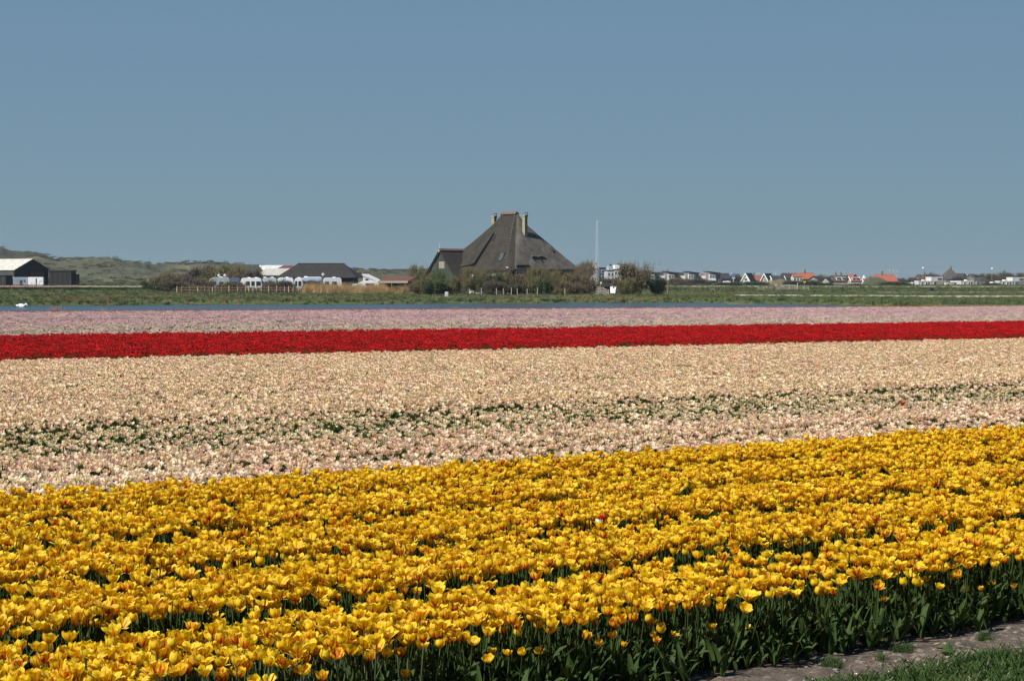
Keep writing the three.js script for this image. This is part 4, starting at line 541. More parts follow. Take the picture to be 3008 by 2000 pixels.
function caravan(px0, px1, top, d, label, mat, o = {}) {
  const w = (px1 - px0) * d / F, x = X((px0 + px1) / 2, d), y = gy(x, d), h = pt(0, top, d)[1] - y, c = thing(o.name ?? 'caravan', label, o.cat ?? 'caravan', [x, y, -d], o.yaw ?? 0.12);
  const s = new THREE.Shape(), r = Math.min(0.5, w * 0.15), b = 0.55, n = o.nose ?? 0.35; s.moveTo(-w / 2 + 0.1, b); s.lineTo(w / 2 - 0.1, b); s.lineTo(w / 2, b + 0.5); s.lineTo(w / 2 - 0.1, h - r); s.quadraticCurveTo(w / 2 - 0.12, h, w / 2 - r - 0.1, h); s.lineTo(-w / 2 + n + r, h); s.quadraticCurveTo(-w / 2 + n * 0.6, h, -w / 2 + n * 0.4, h - r); s.lineTo(-w / 2, b + 0.7); s.closePath();
  part(c, 'body', uvBox(new THREE.ExtrudeGeometry(s, { depth: 2.1, bevelEnabled: true, bevelSize: 0.05, bevelThickness: 0.05, bevelSegments: 2 }).translate(0, 0, -1.05)), mat);
  for (const [a, ww, hh = 0.65, yy = 0.62] of o.windows ?? [[-0.3, 0.22], [0.1, 0.2]]) { const f = part(c, 'window', box(ww * w + 0.1, hh + 0.1, 0.05, a * w, h * yy, 1.12), M([0.3, 0.3, 0.3])); part(f, 'pane', box(ww * w, hh, 0.05, a * w, h * yy, 1.15), winM); }
  if (o.door) part(c, 'door', box(0.65, h * 0.62, 0.04, o.door * w, h * 0.5, 1.12), M([0.62, 0.63, 0.64]));
  part(c, 'stripe', box(w - 0.4, 0.14, 0.03, 0, h * 0.36, 1.115), o.stripe ?? M([0.2, 0.26, 0.34]));
  for (const a of o.wheels ?? [0.05]) { const t = part(c, 'wheel', new THREE.CylinderGeometry(0.34, 0.34, 0.2, 16).rotateX(Math.PI / 2).translate(a * w, 0.34, 0.98), tyreM); part(t, 'rim', new THREE.CylinderGeometry(0.19, 0.19, 0.04, 12).rotateX(Math.PI / 2).translate(a * w, 0.34, 1.1), steelM); }
  for (const a of o.hatches ?? [0.1]) part(c, 'roof_hatch', new RoundedBoxGeometry(0.6, 0.16, 0.6, 1, 0.04).translate(a * w, h + 0.1, 0.2), M([0.8, 0.8, 0.8]));
  for (const a of o.dishes ?? []) { const t = part(c, 'satellite_dish', new THREE.SphereGeometry(0.45, 12, 6, 0, 6.28, 0, 0.8).rotateX(1.9).translate(a * w, h + 0.5, 0), M([0.6, 0.58, 0.55])); part(t, 'mount', bar([a * w, h, 0], [a * w, h + 0.4, -0.1], 0.04), steelM); }
  if (o.awning) { const [a0, a1] = o.awning, q = solid([[a0 * w, h - 0.1, 1.1], [a1 * w, h - 0.1, 1.1], [a1 * w, h - 0.75, 3.6], [a0 * w, h - 0.75, 3.6], [a0 * w, h - 0.14, 1.1], [a1 * w, h - 0.14, 1.1], [a1 * w, h - 0.79, 3.6], [a0 * w, h - 0.79, 3.6]], [[0, 1, 2, 3], [4, 5, 6, 7], [2, 3, 7, 6]]); const t = part(c, 'awning', q, o.awningMat ?? blueM); for (const a of [a0, a1]) part(t, 'pole', bar([a * w, 0, 3.55], [a * w, h - 0.78, 3.55], 0.03), steelM); }
  return c;
}
caravan(611, 674, 815, 436, 'grey rounded caravan with dishes on its roof, leftmost of the camp', grained([0.42, 0.46, 0.49], 1, { roughness: 0.4 }), { windows: [[-0.28, 0.24], [0.1, 0.18, 0.5]], dishes: [0.0, 0.28], nose: 0.9 });
caravan(672, 704, 817, 439, 'dark blue-grey awning tent between the grey and the white caravan', M([0.07, 0.1, 0.15]), { name: 'awning_tent', cat: 'tent', windows: [[0, 0.4, 0.4, 0.7]], hatches: [], wheels: [] });
caravan(706, 768, 817, 436, 'white caravan behind the middle of the stake fence', vanWhite, { windows: [[-0.16, 0.16, 0.8], [0.08, 0.14, 0.8], [0.34, 0.2, 0.8]], hatches: [-0.1, 0.25] });
caravan(769, 812, 816, 437, 'blue-grey caravan right of the white caravan', vanGrey, { hatches: [-0.3, 0.2], windows: [[-0.2, 0.25], [0.2, 0.2]] });
caravan(813, 862, 816, 438, 'pale caravan behind the dusky bush', M([0.6, 0.64, 0.66], { roughness: 0.4 }), { windows: [[-0.25, 0.2], [0.2, 0.24]] });
caravan(863, 888, 817, 434, 'white van seen at its front, left of the blue awning', vanWhite, { name: 'white_van', cat: 'van', windows: [[-0.28, 0.2, 0.9], [0.16, 0.3, 0.9]], nose: 0.6, wheels: [-0.25, 0.3], hatches: [0.1] });
caravan(886, 946, 814, 436, 'white camper with a sloping blue awning', vanWhite, { name: 'camper', cat: 'camper', awning: [-0.44, 0.42], awningMat: M([0.17, 0.23, 0.34], { roughness: 0.7 }), wheels: [-0.3, 0.32], hatches: [-0.3] });
caravan(948, 1003, 816, 435, 'pale grey caravan right of the blue awning', M([0.5, 0.54, 0.56], { roughness: 0.5 }), { windows: [[-0.3, 0.2], [0.1, 0.22]] });
{ // diamond sign on a pole above the caravans
  const d = 430, x = X(948, d), g = thing('diamond_sign', 'small pale diamond-shaped sign on a pole above the caravans', 'sign', [x, gy(x, d), -d]), h = pt(0, 805.5, d)[1] - g.position.y; part(g, 'panel', box(0.48, 0.48, 0.05).rotateZ(Math.PI / 4).translate(0, h, 0), M([0.5, 0.5, 0.48])); part(g, 'pole', bar([0, 0, -0.05], [0, h, -0.05], 0.035), steelM);
}
{ // pop-top camper
  const d = 418, s = d / F, x = X(1085, d), y = gy(x, d), g = thing('pop_top_camper', 'white camper van with its wedge roof raised, standing in the reeds', 'camper', [x, y, -d], 0.1), Y = py => pt(0, py, d)[1] - y, W = px => (px - 1085) * s;
  part(g, 'body', uvBox(new THREE.ExtrudeGeometry(new THREE.Shape([[1034, 842], [1036, 836], [1050, 833], [1063, 827], [1108, 827], [1112, 832], [1112, 856], [1034, 856]].map(([a, b]) => new THREE.Vector2(W(a), Y(b)))), { depth: 1.7, bevelEnabled: true, bevelSize: 0.05, bevelThickness: 0.05, bevelSegments: 2 }).translate(0, 0, -0.85)), vanWhite);
  part(g, 'bonnet', box(1.4, 0.06, 1.6, W(1045), Y(834), 0).rotateZ(0.0), M([0.55, 0.55, 0.58], { roughness: 0.3 }));
  part(g, 'windscreen', solid([[W(1050), Y(833), 0.8], [W(1062), Y(827.5), 0.75], [W(1062), Y(827.5), -0.75], [W(1050), Y(833), -0.8]].map(p => [p[0] - 0.03, p[1] + 0.05, p[2]]), [[0, 1, 2, 3]]), winM);
  const pop = part(g, 'pop_roof', uvBox(new THREE.ExtrudeGeometry(new THREE.Shape([[1064, 807], [1067, 805], [1083, 806], [1116, 822], [1115, 826], [1106, 826], [1066, 810]].map(([a, b]) => new THREE.Vector2(W(a), Y(b)))), { depth: 1.6, bevelEnabled: true, bevelSize: 0.04, bevelThickness: 0.04 }).translate(0, 0, -0.8)), vanWhite);
  const cv = part(g, 'canvas_side', polyPrism([[W(1067), Y(811)], [W(1104), Y(825.5)], [W(1100), Y(827)], [W(1066), Y(827)]], 1.4, -0.7), M([0.55, 0.55, 0.55]));
  part(cv, 'window', new THREE.CircleGeometry(0.36, 12, 0, Math.PI).translate(W(1077), Y(824), 0.72), winM); void pop;
  part(g, 'side_window', box(1.6, 0.5, 0.04, W(1085), Y(836), 0.92), winM); part(g, 'mirror', box(0.16, 0.26, 0.2, W(1048), Y(834), 1.0), vanWhite);
  for (const px of [1046, 1100]) part(g, 'wheel', new THREE.CylinderGeometry(0.33, 0.33, 0.2, 16).rotateX(Math.PI / 2).translate(W(px), 0.33, 0.85), tyreM);
}
{ // rusty flat-roofed shed with a yellowish boat under it
  const d = 412, s = d / F, x = X(1165, d), y = gy(x, d), g = thing('open_shed', 'open shed with a rust-red sloping roof and cream fascia', 'shed', [x, y, -d]), Y = py => pt(0, py, d)[1] - y, W = px => (px - 1165) * s;
  part(g, 'roof', solid([[W(1114), Y(824), 0], [W(1200), Y(825), 0], [W(1220), Y(813), -6], [W(1124), Y(813), -6], [W(1114), Y(826), 0], [W(1200), Y(827), 0], [W(1220), Y(815), -6], [W(1124), Y(815), -6]], [[0, 1, 2, 3], [4, 5, 6, 7], [0, 1, 5, 4], [1, 2, 6, 5], [0, 3, 7, 4], [2, 3, 7, 6]]), grained([0.17, 0.06, 0.032], 1.5));
  part(g, 'fascia', box(W(1198) - W(1114), 0.4, 0.12, (W(1198) + W(1114)) / 2, Y(828), 0.1), grained([0.5, 0.46, 0.36], 2)); for (const px of [1120, 1150, 1190]) part(g, 'post', box(0.14, Y(829), 0.14, W(px), Y(829) / 2, 0), grained([0.3, 0.26, 0.2], 2)); part(g, 'back_wall', box(W(1205) - W(1120), Y(827), 0.15, 0, Y(827) / 2, -3.4), blackM);
  const b = thing('rowing_boat', 'small cream boat lying under the rusty shed roof', 'boat', [X(1146, d - 6), gy(X(1146, d - 6), d - 6), -(d - 6)], 0.1); const hull = []; for (let i = 0; i < 9; i++) { const t = i / 8, w = Math.sin(Math.PI * Math.min(1, t * 0.75 + 0.25)) * 0.5 + 0.02; hull.push([t, w]); } const P = [], I = []; hull.forEach(([t, w], i) => { const xx = (t - 0.5) * 2.2; P.push(xx, 1.05 + 0.2 * t * t, -w, xx, 0.45, -w * 0.5, xx, 0.38, 0, xx, 0.45, w * 0.5, xx, 1.05 + 0.2 * t * t, w); if (i) for (let q = 0; q < 4; q++) { const a = (i - 1) * 5 + q; I.push(a, a + 1, a + 5, a + 1, a + 6, a + 5); } }); const hg = new THREE.BufferGeometry(); hg.setAttribute('position', new THREE.Float32BufferAttribute(P, 3)); hg.setIndex(I); hg.computeVertexNormals(); part(b, 'hull', hg, M([0.62, 0.56, 0.36])); part(b, 'trestle', [box(0.1, 0.5, 0.9, -0.5, 0.22, 0), box(0.1, 0.5, 0.9, 0.5, 0.22, 0)], barkM); part(b, 'thwart', box(0.2, 0.04, 0.8, 0, 0.95, 0), barkM);
}
{ // dark hipped barn roof and pale sheds behind the caravans
  const d = 470, s = d / F, x = X(940, d), y = gy(x, d), g = thing('dark_roofed_barn', 'low barn with a dark hipped roof behind the caravans', 'barn', [x, y, -d]), Y = py => pt(0, py, d)[1] - y, W = px => (px - 940) * s, e = Y(816), r = Y(774.5);
  const dt = M([0.05, 0.047, 0.045], { map: rep(thatchTex, 1 / 3), bumpMap: thatchBump, bumpScale: 0.08, roughness: 1 });
  const v = [[W(815), e, 5], [W(1050), e, 5], [W(1010), r, 0], [W(874), r, 0], [W(1068), e, -6], [W(830), e, -6]];
  part(g, 'roof', [solid(v, [[0, 1, 2, 3], [1, 4, 2], [4, 5, 3, 2], [5, 0, 3], [0, 1, 4, 5]])], dt); part(g, 'hip', bar(v[2], v[1], 0.16, 6), blackM); part(g, 'ridge', bar(v[3], v[2], 0.16, 6), blackM);
  part(g, 'wall', box(W(1046) - W(822), e, 10, (W(1046) + W(822)) / 2, e / 2, -0.6), grained([0.05, 0.035, 0.03], 0.5));
  const shedR = (name, label, dd, pts, mat, wallM) => { const xx = X(pts[0][0], dd), yy = gy(xx, dd), q = thing(name, label, 'shed', [xx, yy, -dd]), V = pts.map(([a, b, z]) => [(a - pts[0][0]) * dd / F, pt(0, b, dd)[1] - yy, z]); part(q, 'roof', solid([...V, ...V.map(p => [p[0], p[1] - 0.15, p[2]])], [[0, 1, 2, 3], [4, 5, 6, 7], [0, 1, 5, 4], [1, 2, 6, 5], [2, 3, 7, 6], [3, 0, 4, 7]]), mat); const x0 = V[0][0] + 0.3, x1 = V[1][0] - 0.3, hh = V[0][1] - 0.2; part(q, 'wall', box(x1 - x0, hh, Math.abs(V[2][2] - V[0][2]) - 0.5, (x0 + x1) / 2, hh / 2, (V[0][2] + V[2][2]) / 2), wallM); part(q, 'gutter', bar(V[0], V[1], 0.09), leadM); };
  shedR('pale_shed', 'shed with a cream sheet roof between thicket and dark barn', 520, [[753, 808.5, 0], [818, 809, 0], [850, 788, -10], [768, 788, -10]], grained([0.55, 0.53, 0.45], 0.4), M([0.06, 0.06, 0.05]));
  shedR('white_shed', 'shed with a white sheet roof behind the cream-roofed one', 545, [[775, 796, 0], [800, 796, 0], [822, 778, -9], [748, 778, -9]], grained([0.72, 0.72, 0.7], 0.4), M([0.3, 0.28, 0.26]));
  shedR('red_shed', 'long low red roof behind the pale sheds', 560, [[806, 788, 0], [880, 788, 0], [880, 780, -6], [818, 780, -6]], grained([0.19, 0.03, 0.025], 0.6), M([0.08, 0.04, 0.04]));
}
scene.fog = new THREE.FogExp2(new THREE.Color().setRGB(0.62, 0.72, 0.8), 0.00005);

// ---------------------------------------------------------------- mast, stile, posts and small things by the pond
{
  const d = 520, x = X(1754, d), y = gy(x, d), g = thing('lattice_mast', 'tall white lattice radio mast right of the farmhouse', 'mast', [x, y, -d], 0.5), H = pt(0, 650, d)[1] - y, top = pt(0, 630, d)[1] - y, r0 = 0.52, r1 = 0.2, wm = M([0.6, 0.62, 0.64], { roughness: 0.5 });
  const P = (k, t) => { const a = k * 2.0944, r = lerp(r0, r1, t); return [r * Math.cos(a), t * H, r * Math.sin(a)]; };
  for (let k = 0; k < 3; k++) part(g, 'leg', bar(P(k, 0), P(k, 1), 0.02, 6, 0.016), wm);
  const br = []; for (let i = 0; i < 22; i++) for (let k = 0; k < 3; k++) { br.push(bar(P(k, i / 22), P((k + 1) % 3, (i + 1) / 22), 0.008, 4)); if (i % 2) br.push(bar(P(k, i / 22), P((k + 1) % 3, i / 22), 0.008, 4)); }
  part(g, 'bracing', br, wm).userData.kind = 'stuff'; part(g, 'whip', bar([0, H, 0], [0, top, 0], 0.014, 5, 0.008), wm); part(g, 'cross_arm', bar([-0.1, H + 0.1, 0], [0.7, H + 0.1, 0.3], 0.025, 4), wm);
}
const oldWood = grained([0.42, 0.38, 0.31], 2), darkWood = grained([0.1, 0.08, 0.06], 2), yellowS = M([0.7, 0.6, 0.04], { roughness: 0.5 });
{
  const d = 372, s = d / F, x = X(1764, d), y = gy(x, d), g = thing('wooden_stile', 'weathered wooden gate and stile under the lattice mast', 'gate', [x, y, -d]), W = px => (px - 1764) * s, Y = py => pt(0, py, d)[1] - y;
  const panel = (x0, z0, x1, z1, h0, h1, n) => { for (const t of [0, 0.5, 1]) part(g, 'post', bar([lerp(x0, x1, t), 0, lerp(z0, z1, t)], [lerp(x0, x1, t), lerp(h0, h1, t) + 0.12, lerp(z0, z1, t)], 0.07, 5), oldWood); for (let i = 0; i < n; i++) { const k = (i + 0.7) / n; part(g, 'rail', bar([x0, h0 * k, z0 + 0.06], [x1, h1 * k, z1 + 0.06], 0.065, 4), oldWood); } };
  panel(W(1745), 0, W(1774), 0.4, 1.5, 1.35, 5); panel(W(1774), 0.4, W(1787), 1.6, 1.25, 0.85, 4);
  const sp = thing('sign_post', 'thin post with a yellow sign beside the wooden stile', 'sign', [X(1764, d - 2), gy(X(1764, d - 2), d - 2), -(d - 2)]); const hh = pt(0, 828, d - 2)[1] - sp.position.y; part(sp, 'post', bar([0, 0, 0], [0, hh, 0], 0.045, 6), oldWood); part(sp, 'panel', box(0.22, 0.34, 0.04, 0.12, hh - 0.15, 0.05), yellowS);
  const sh = thing('low_shed', 'low dark hut with a grey roof behind the wooden stile', 'shed', [X(1768, d + 9), gy(X(1768, d + 9), d + 9), -(d + 9)], 0.2); part(sh, 'wall', box(2.6, 1.5, 2, 0, 0.75, 0), darkWood); part(sh, 'roof', polyPrism([[-1.6, 1.45], [1.6, 1.45], [0.9, 2.15], [-0.9, 2.15]], 2.4, -1.2), grained([0.06, 0.065, 0.075], 1)); part(sh, 'door', box(0.7, 1.2, 0.05, 0.4, 0.62, 1.03), blackM);
  const car = thing('parked_car', 'white car half hidden between the stile and the big round bush', 'car', [X(1806, d + 14), gy(X(1806, d + 14), d + 14), -(d + 14)], 1.2);
  part(car, 'body', uvBox(new THREE.ExtrudeGeometry(new THREE.Shape([[-2, 0.35], [2, 0.35], [2.05, 0.75], [1.2, 0.95], [0.6, 1.42], [-1.1, 1.45], [-1.9, 0.95]].map(p => new THREE.Vector2(...p))), { depth: 1.5, bevelEnabled: true, bevelSize: 0.06, bevelThickness: 0.06 }).translate(0, 0, -0.75)), vanWhite); for (const z of [-0.83, 0.83]) part(car, 'side_window', polyPrism([[-1.5, 0.95], [1.0, 0.95], [0.5, 1.33], [-1.0, 1.36]], 0.03, z), winM); for (const a of [-1.25, 1.25]) for (const z of [-0.75, 0.75]) part(car, 'wheel', new THREE.CylinderGeometry(0.32, 0.32, 0.2, 14).rotateX(Math.PI / 2).translate(a, 0.32, z), tyreM);
}
function post(px, py, d, r, label, mat, name = 'fence_post', group) { const x = X(px, d), y = gy(x, d), g = thing(name, label, 'post', [x, y, -d], 0, group), h = pt(0, py, d)[1] - y; part(g, 'shaft', bar([0, -0.1, 0], [rr(-0.05, 0.05), h, 0], r, 6), mat); part(g, 'cap', cyl(r * 1.02, r * 0.5, 0.06, 0, h - 0.01, 0, 6), mat); return g; }
post(1963, 823, 365, 0.15, 'thick wooden pole standing in the grass right of the small round bush', grained([0.16, 0.13, 0.1], 2), 'wooden_pole');
[1414, 1459, 1479, 1502, 1520, 1549, 1579, 1660].forEach((px, i) => post(px, 846 + (i % 3), 361, 0.075, ['pale fence post before the dark roof slope, leftmost of the row', 'pale fence post below the pale skylight, first of a close pair', 'pale fence post below the pale skylight, second of a close pair', 'pale fence post left of the dark gap in the shrubs', 'pale fence post right of the dark gap in the shrubs', 'pale fence post before the dark barn door', 'pale fence post below the left roof vent', 'pale fence post under the right end of the roof, rightmost of the row'][i], oldWood, 'fence_post', 'fence posts in front of the farmhouse shrubs'));
{
  const d = 316, x = X(1312, d), y = gy(x, d), g = thing('water_gauge', 'small grey cabinet on legs at the pond bank before the farmhouse', 'cabinet', [x, y, -d]), h = pt(0, 857, d)[1] - y; part(g, 'cabinet', new RoundedBoxGeometry(0.5, 0.75, 0.4, 1, 0.03).translate(0, h - 0.38, 0), M([0.45, 0.52, 0.52], { roughness: 0.5 })); for (const a of [-0.18, 0.18]) part(g, 'leg', bar([a, -0.6, 0], [a, h - 0.7, 0], 0.05, 5), steelM); part(g, 'door', box(0.36, 0.5, 0.03, 0, h - 0.38, 0.215), M([0.36, 0.42, 0.42]));
  const j = thing('jetty', 'low grey plank jetty at the pond bank beside the grey cabinet', 'jetty', [X(1322, d), y, -(d - 1)]); for (let i = 0; i < 10; i++) part(j, 'plank', box(0.46, 0.07, 1.1, -2.4 + i * 0.5, 0.32, 0), grained([0.24, 0.22, 0.19], 2)); for (const a of [-2.4, -0.8, 0.8, 2.2]) part(j, 'pile', bar([a, -0.8, 0.4], [a, 0.34, 0.4], 0.06, 5), darkWood);
  const rp = thing('plank_ramp', 'sloping dark plank ramp in the grass before the white farmhouse wall', 'ramp', [X(1362, 352), gy(X(1362, 352), 352), -352]); for (let i = 0; i < 3; i++) part(rp, 'plank', bar([-0.8, 0.15, i * 0.3], [0.75, 0.85, i * 0.3], 0.06, 4), darkWood); part(rp, 'support', bar([0.7, 0, 0.3], [0.7, 0.85, 0.3], 0.06, 4), darkWood);
}
// ---- birds
function field(res, size, bones, cell) { // smooth skin round tapered bones: [[a, b, ra, rb], ...]
  const mc = new MarchingCubes(res, new THREE.MeshBasicMaterial(), false, false, 60000), n = res, half = size / 2; mc.isolation = 0; const k = cell;
  for (let z = 0; z < n; z++) for (let y = 0; y < n; y++) for (let x = 0; x < n; x++) {
    const p = [(x - n / 2) / (n / 2) * half, (y - n / 2) / (n / 2) * half, (z - n / 2) / (n / 2) * half]; let s = 0;
    for (const [a, b, ra, rb] of bones) { const ab = [b[0] - a[0], b[1] - a[1], b[2] - a[2]], ap = [p[0] - a[0], p[1] - a[1], p[2] - a[2]], l = ab[0] ** 2 + ab[1] ** 2 + ab[2] ** 2, t = l ? clamp((ab[0] * ap[0] + ab[1] * ap[1] + ab[2] * ap[2]) / l) : 0, dd = Math.hypot(ap[0] - ab[0] * t, ap[1] - ab[1] * t, ap[2] - ab[2] * t) - lerp(ra, rb, t); s += Math.exp(-dd / k); }
    mc.field[x + y * n + z * n * n] = Math.min(50, Math.max(-50, k * Math.log(Math.max(s, 1e-30))));
  }
  mc.update(); const c = mc.count, g = new THREE.BufferGeometry(); g.setAttribute('position', new THREE.BufferAttribute(mc.positionArray.slice(0, c * 3).map(v => v * half), 3)); g.setAttribute('normal', new THREE.BufferAttribute(mc.normalArray.slice(0, c * 3), 3)); return g;
}
const featherM = M([0.82, 0.82, 0.8], { roughness: 0.8 });
{
  const [x, y, z] = pt(61, 904, 250), g = thing('swan', 'white swan swimming on the pond at the left', 'swan', [x, WATER, z]); void y;
  part(g, 'body', field(56, 1.6, [[[-0.42, 0.2, 0], [0.2, 0.16, 0], 0.1, 0.2], [[-0.1, 0.16, 0], [0.22, 0.12, 0], 0.2, 0.17], [[-0.42, 0.2, 0], [-0.64, 0.3, 0], 0.1, 0.03], [[0.28, 0.16, 0], [0.42, 0.3, 0], 0.11, 0.06], [[0.42, 0.3, 0], [0.5, 0.42, 0], 0.055, 0.045], [[0.5, 0.42, 0], [0.62, 0.4, 0], 0.045, 0.045], [[0.62, 0.4, 0], [0.68, 0.28, 0], 0.045, 0.045], [[0.68, 0.28, 0], [0.71, 0.22, 0], 0.055, 0.04]], 0.025), featherM);
  for (const s of [-1, 1]) part(g, 'wing', new THREE.SphereGeometry(1, 14, 8).scale(0.36, 0.14, 0.06).rotateZ(0.16).translate(-0.12, 0.28, s * 0.14), featherM);
  part(g, 'beak', new THREE.ConeGeometry(0.03, 0.12, 8).rotateZ(Math.PI + 0.5).translate(0.745, 0.14, 0), M([0.6, 0.22, 0.04])); part(g, 'eye', new THREE.SphereGeometry(0.012, 6, 5).translate(0.715, 0.24, 0.05), blackM);
  [[1197, 'white gull floating on the pond before the farmhouse, left of two'], [1214, 'white gull floating on the pond before the farmhouse, right of two']].forEach(([px, label]) => { const d = 290, b = thing('gull', label, 'bird', [X(px, d), WATER, -d], 0.2); part(b, 'body', field(36, 0.7, [[[-0.14, 0.08, 0], [0.1, 0.07, 0], 0.06, 0.09], [[-0.14, 0.09, 0], [-0.28, 0.13, 0], 0.05, 0.015], [[0.12, 0.12, 0], [0.17, 0.2, 0], 0.06, 0.05]], 0.02), featherM); part(b, 'beak', new THREE.ConeGeometry(0.016, 0.07, 6).rotateZ(-1.6).translate(0.25, 0.2, 0), M([0.6, 0.4, 0.05])); part(b, 'wing_tip', box(0.16, 0.03, 0.1, -0.22, 0.14, 0), M([0.4, 0.42, 0.45])); });
}
// ---------------------------------------------------------------- right meadow: gate, tank, walker
{
  const d = 520, s = d / F, x = X(2310, d), y = gy(x, d), g = thing('long_gate', 'long pale wooden gate with side rails in the right meadow', 'gate', [x, y, -d]), W = px => (px - 2310) * s, Y = py => pt(0, py, d)[1] - y;
  const rails = (a, b, ha, hb, n, r = 0.05) => { for (let i = 0; i < n; i++) { const k = (i + 0.6) / n; part(g, 'rail', bar([W(a), ha * k, 0], [W(b), hb * k, 0], r, 4), oldWood); } };
  rails(2228, 2275, 0.7, 1.1, 3); rails(2283, 2320, 1.25, 1.35, 4, 0.075); rails(2320, 2343, 1.35, 1.25, 4, 0.075); rails(2346, 2376, 1.15, 0.6, 3);
  for (const [px, h] of [[2228, 0.75], [2244, 0.95], [2258, 1.1], [2274, 1.3], [2283, 1.35], [2320, 1.5], [2362, 1.0], [2376, 0.65]]) part(g, 'post', bar([W(px), -0.1, 0], [W(px), h, 0], 0.075, 5), px === 2274 || px === 2258 ? darkWood : oldWood);
  part(g, 'post', bar([W(2344), -0.1, 0], [W(2344), 1.75, 0], 0.14, 6), oldWood); part(g, 'brace', bar([W(2284), 0.2, 0.1], [W(2319), 1.3, 0.1], 0.05, 4), oldWood);
  const sg = (px, py, label, w, h2) => { const q = thing('yellow_sign', label, 'sign', [X(px, d - 2), gy(X(px, d - 2), d - 2), -(d - 2)]), hh = pt(0, py, d - 2)[1] - q.position.y; part(q, 'post', bar([0, 0, -0.04], [0, hh, -0.04], 0.04, 5), steelM); part(q, 'panel', box(w, h2, 0.03, 0, hh, 0), yellowS); return q; };
  const q = sg(2364, 828, 'yellow-green double sign on a post right of the long gate', 0.22, 0.3); q.getObjectByName('panel').position.x = -0.16; part(q, 'panel', box(0.22, 0.3, 0.03, 0.16, pt(0, 828, d - 2)[1] - q.position.y, 0), yellowS); sg(2279, 836, 'low yellow sign at the left end of the long gate', 0.55, 0.16);
  const tk = thing('water_tank', 'dark cubic tank standing in the right meadow between two pale tracks', 'tank', [X(2738, 480), gy(X(2738, 480), 480) , -480], 0.3); part(tk, 'tank', new RoundedBoxGeometry(0.66, 0.72, 0.66, 2, 0.06).translate(0, 0.44, 0), M([0.015, 0.02, 0.035], { roughness: 0.5 })); part(tk, 'pallet', [box(0.75, 0.05, 0.12, 0, 0.06, 0.3), box(0.75, 0.05, 0.12, 0, 0.06, -0.3)], darkWood); part(tk, 'lid', cyl(0.12, 0.12, 0.06, 0, 0.79, 0, 10), blackM);
  const fr = thing('metal_frame', 'pale square frame standing in the meadow right of the wooden pole', 'frame', [X(2094, 420), gy(X(2094, 420), 420), -420]); for (const a of [-0.35, 0.35]) part(fr, 'upright', bar([a, 0, 0], [a, 0.85, 0], 0.03, 4), oldWood); for (const h of [0.12, 0.83]) part(fr, 'bar', bar([-0.35, h, 0], [0.35, h, 0], 0.03, 4), oldWood);
}
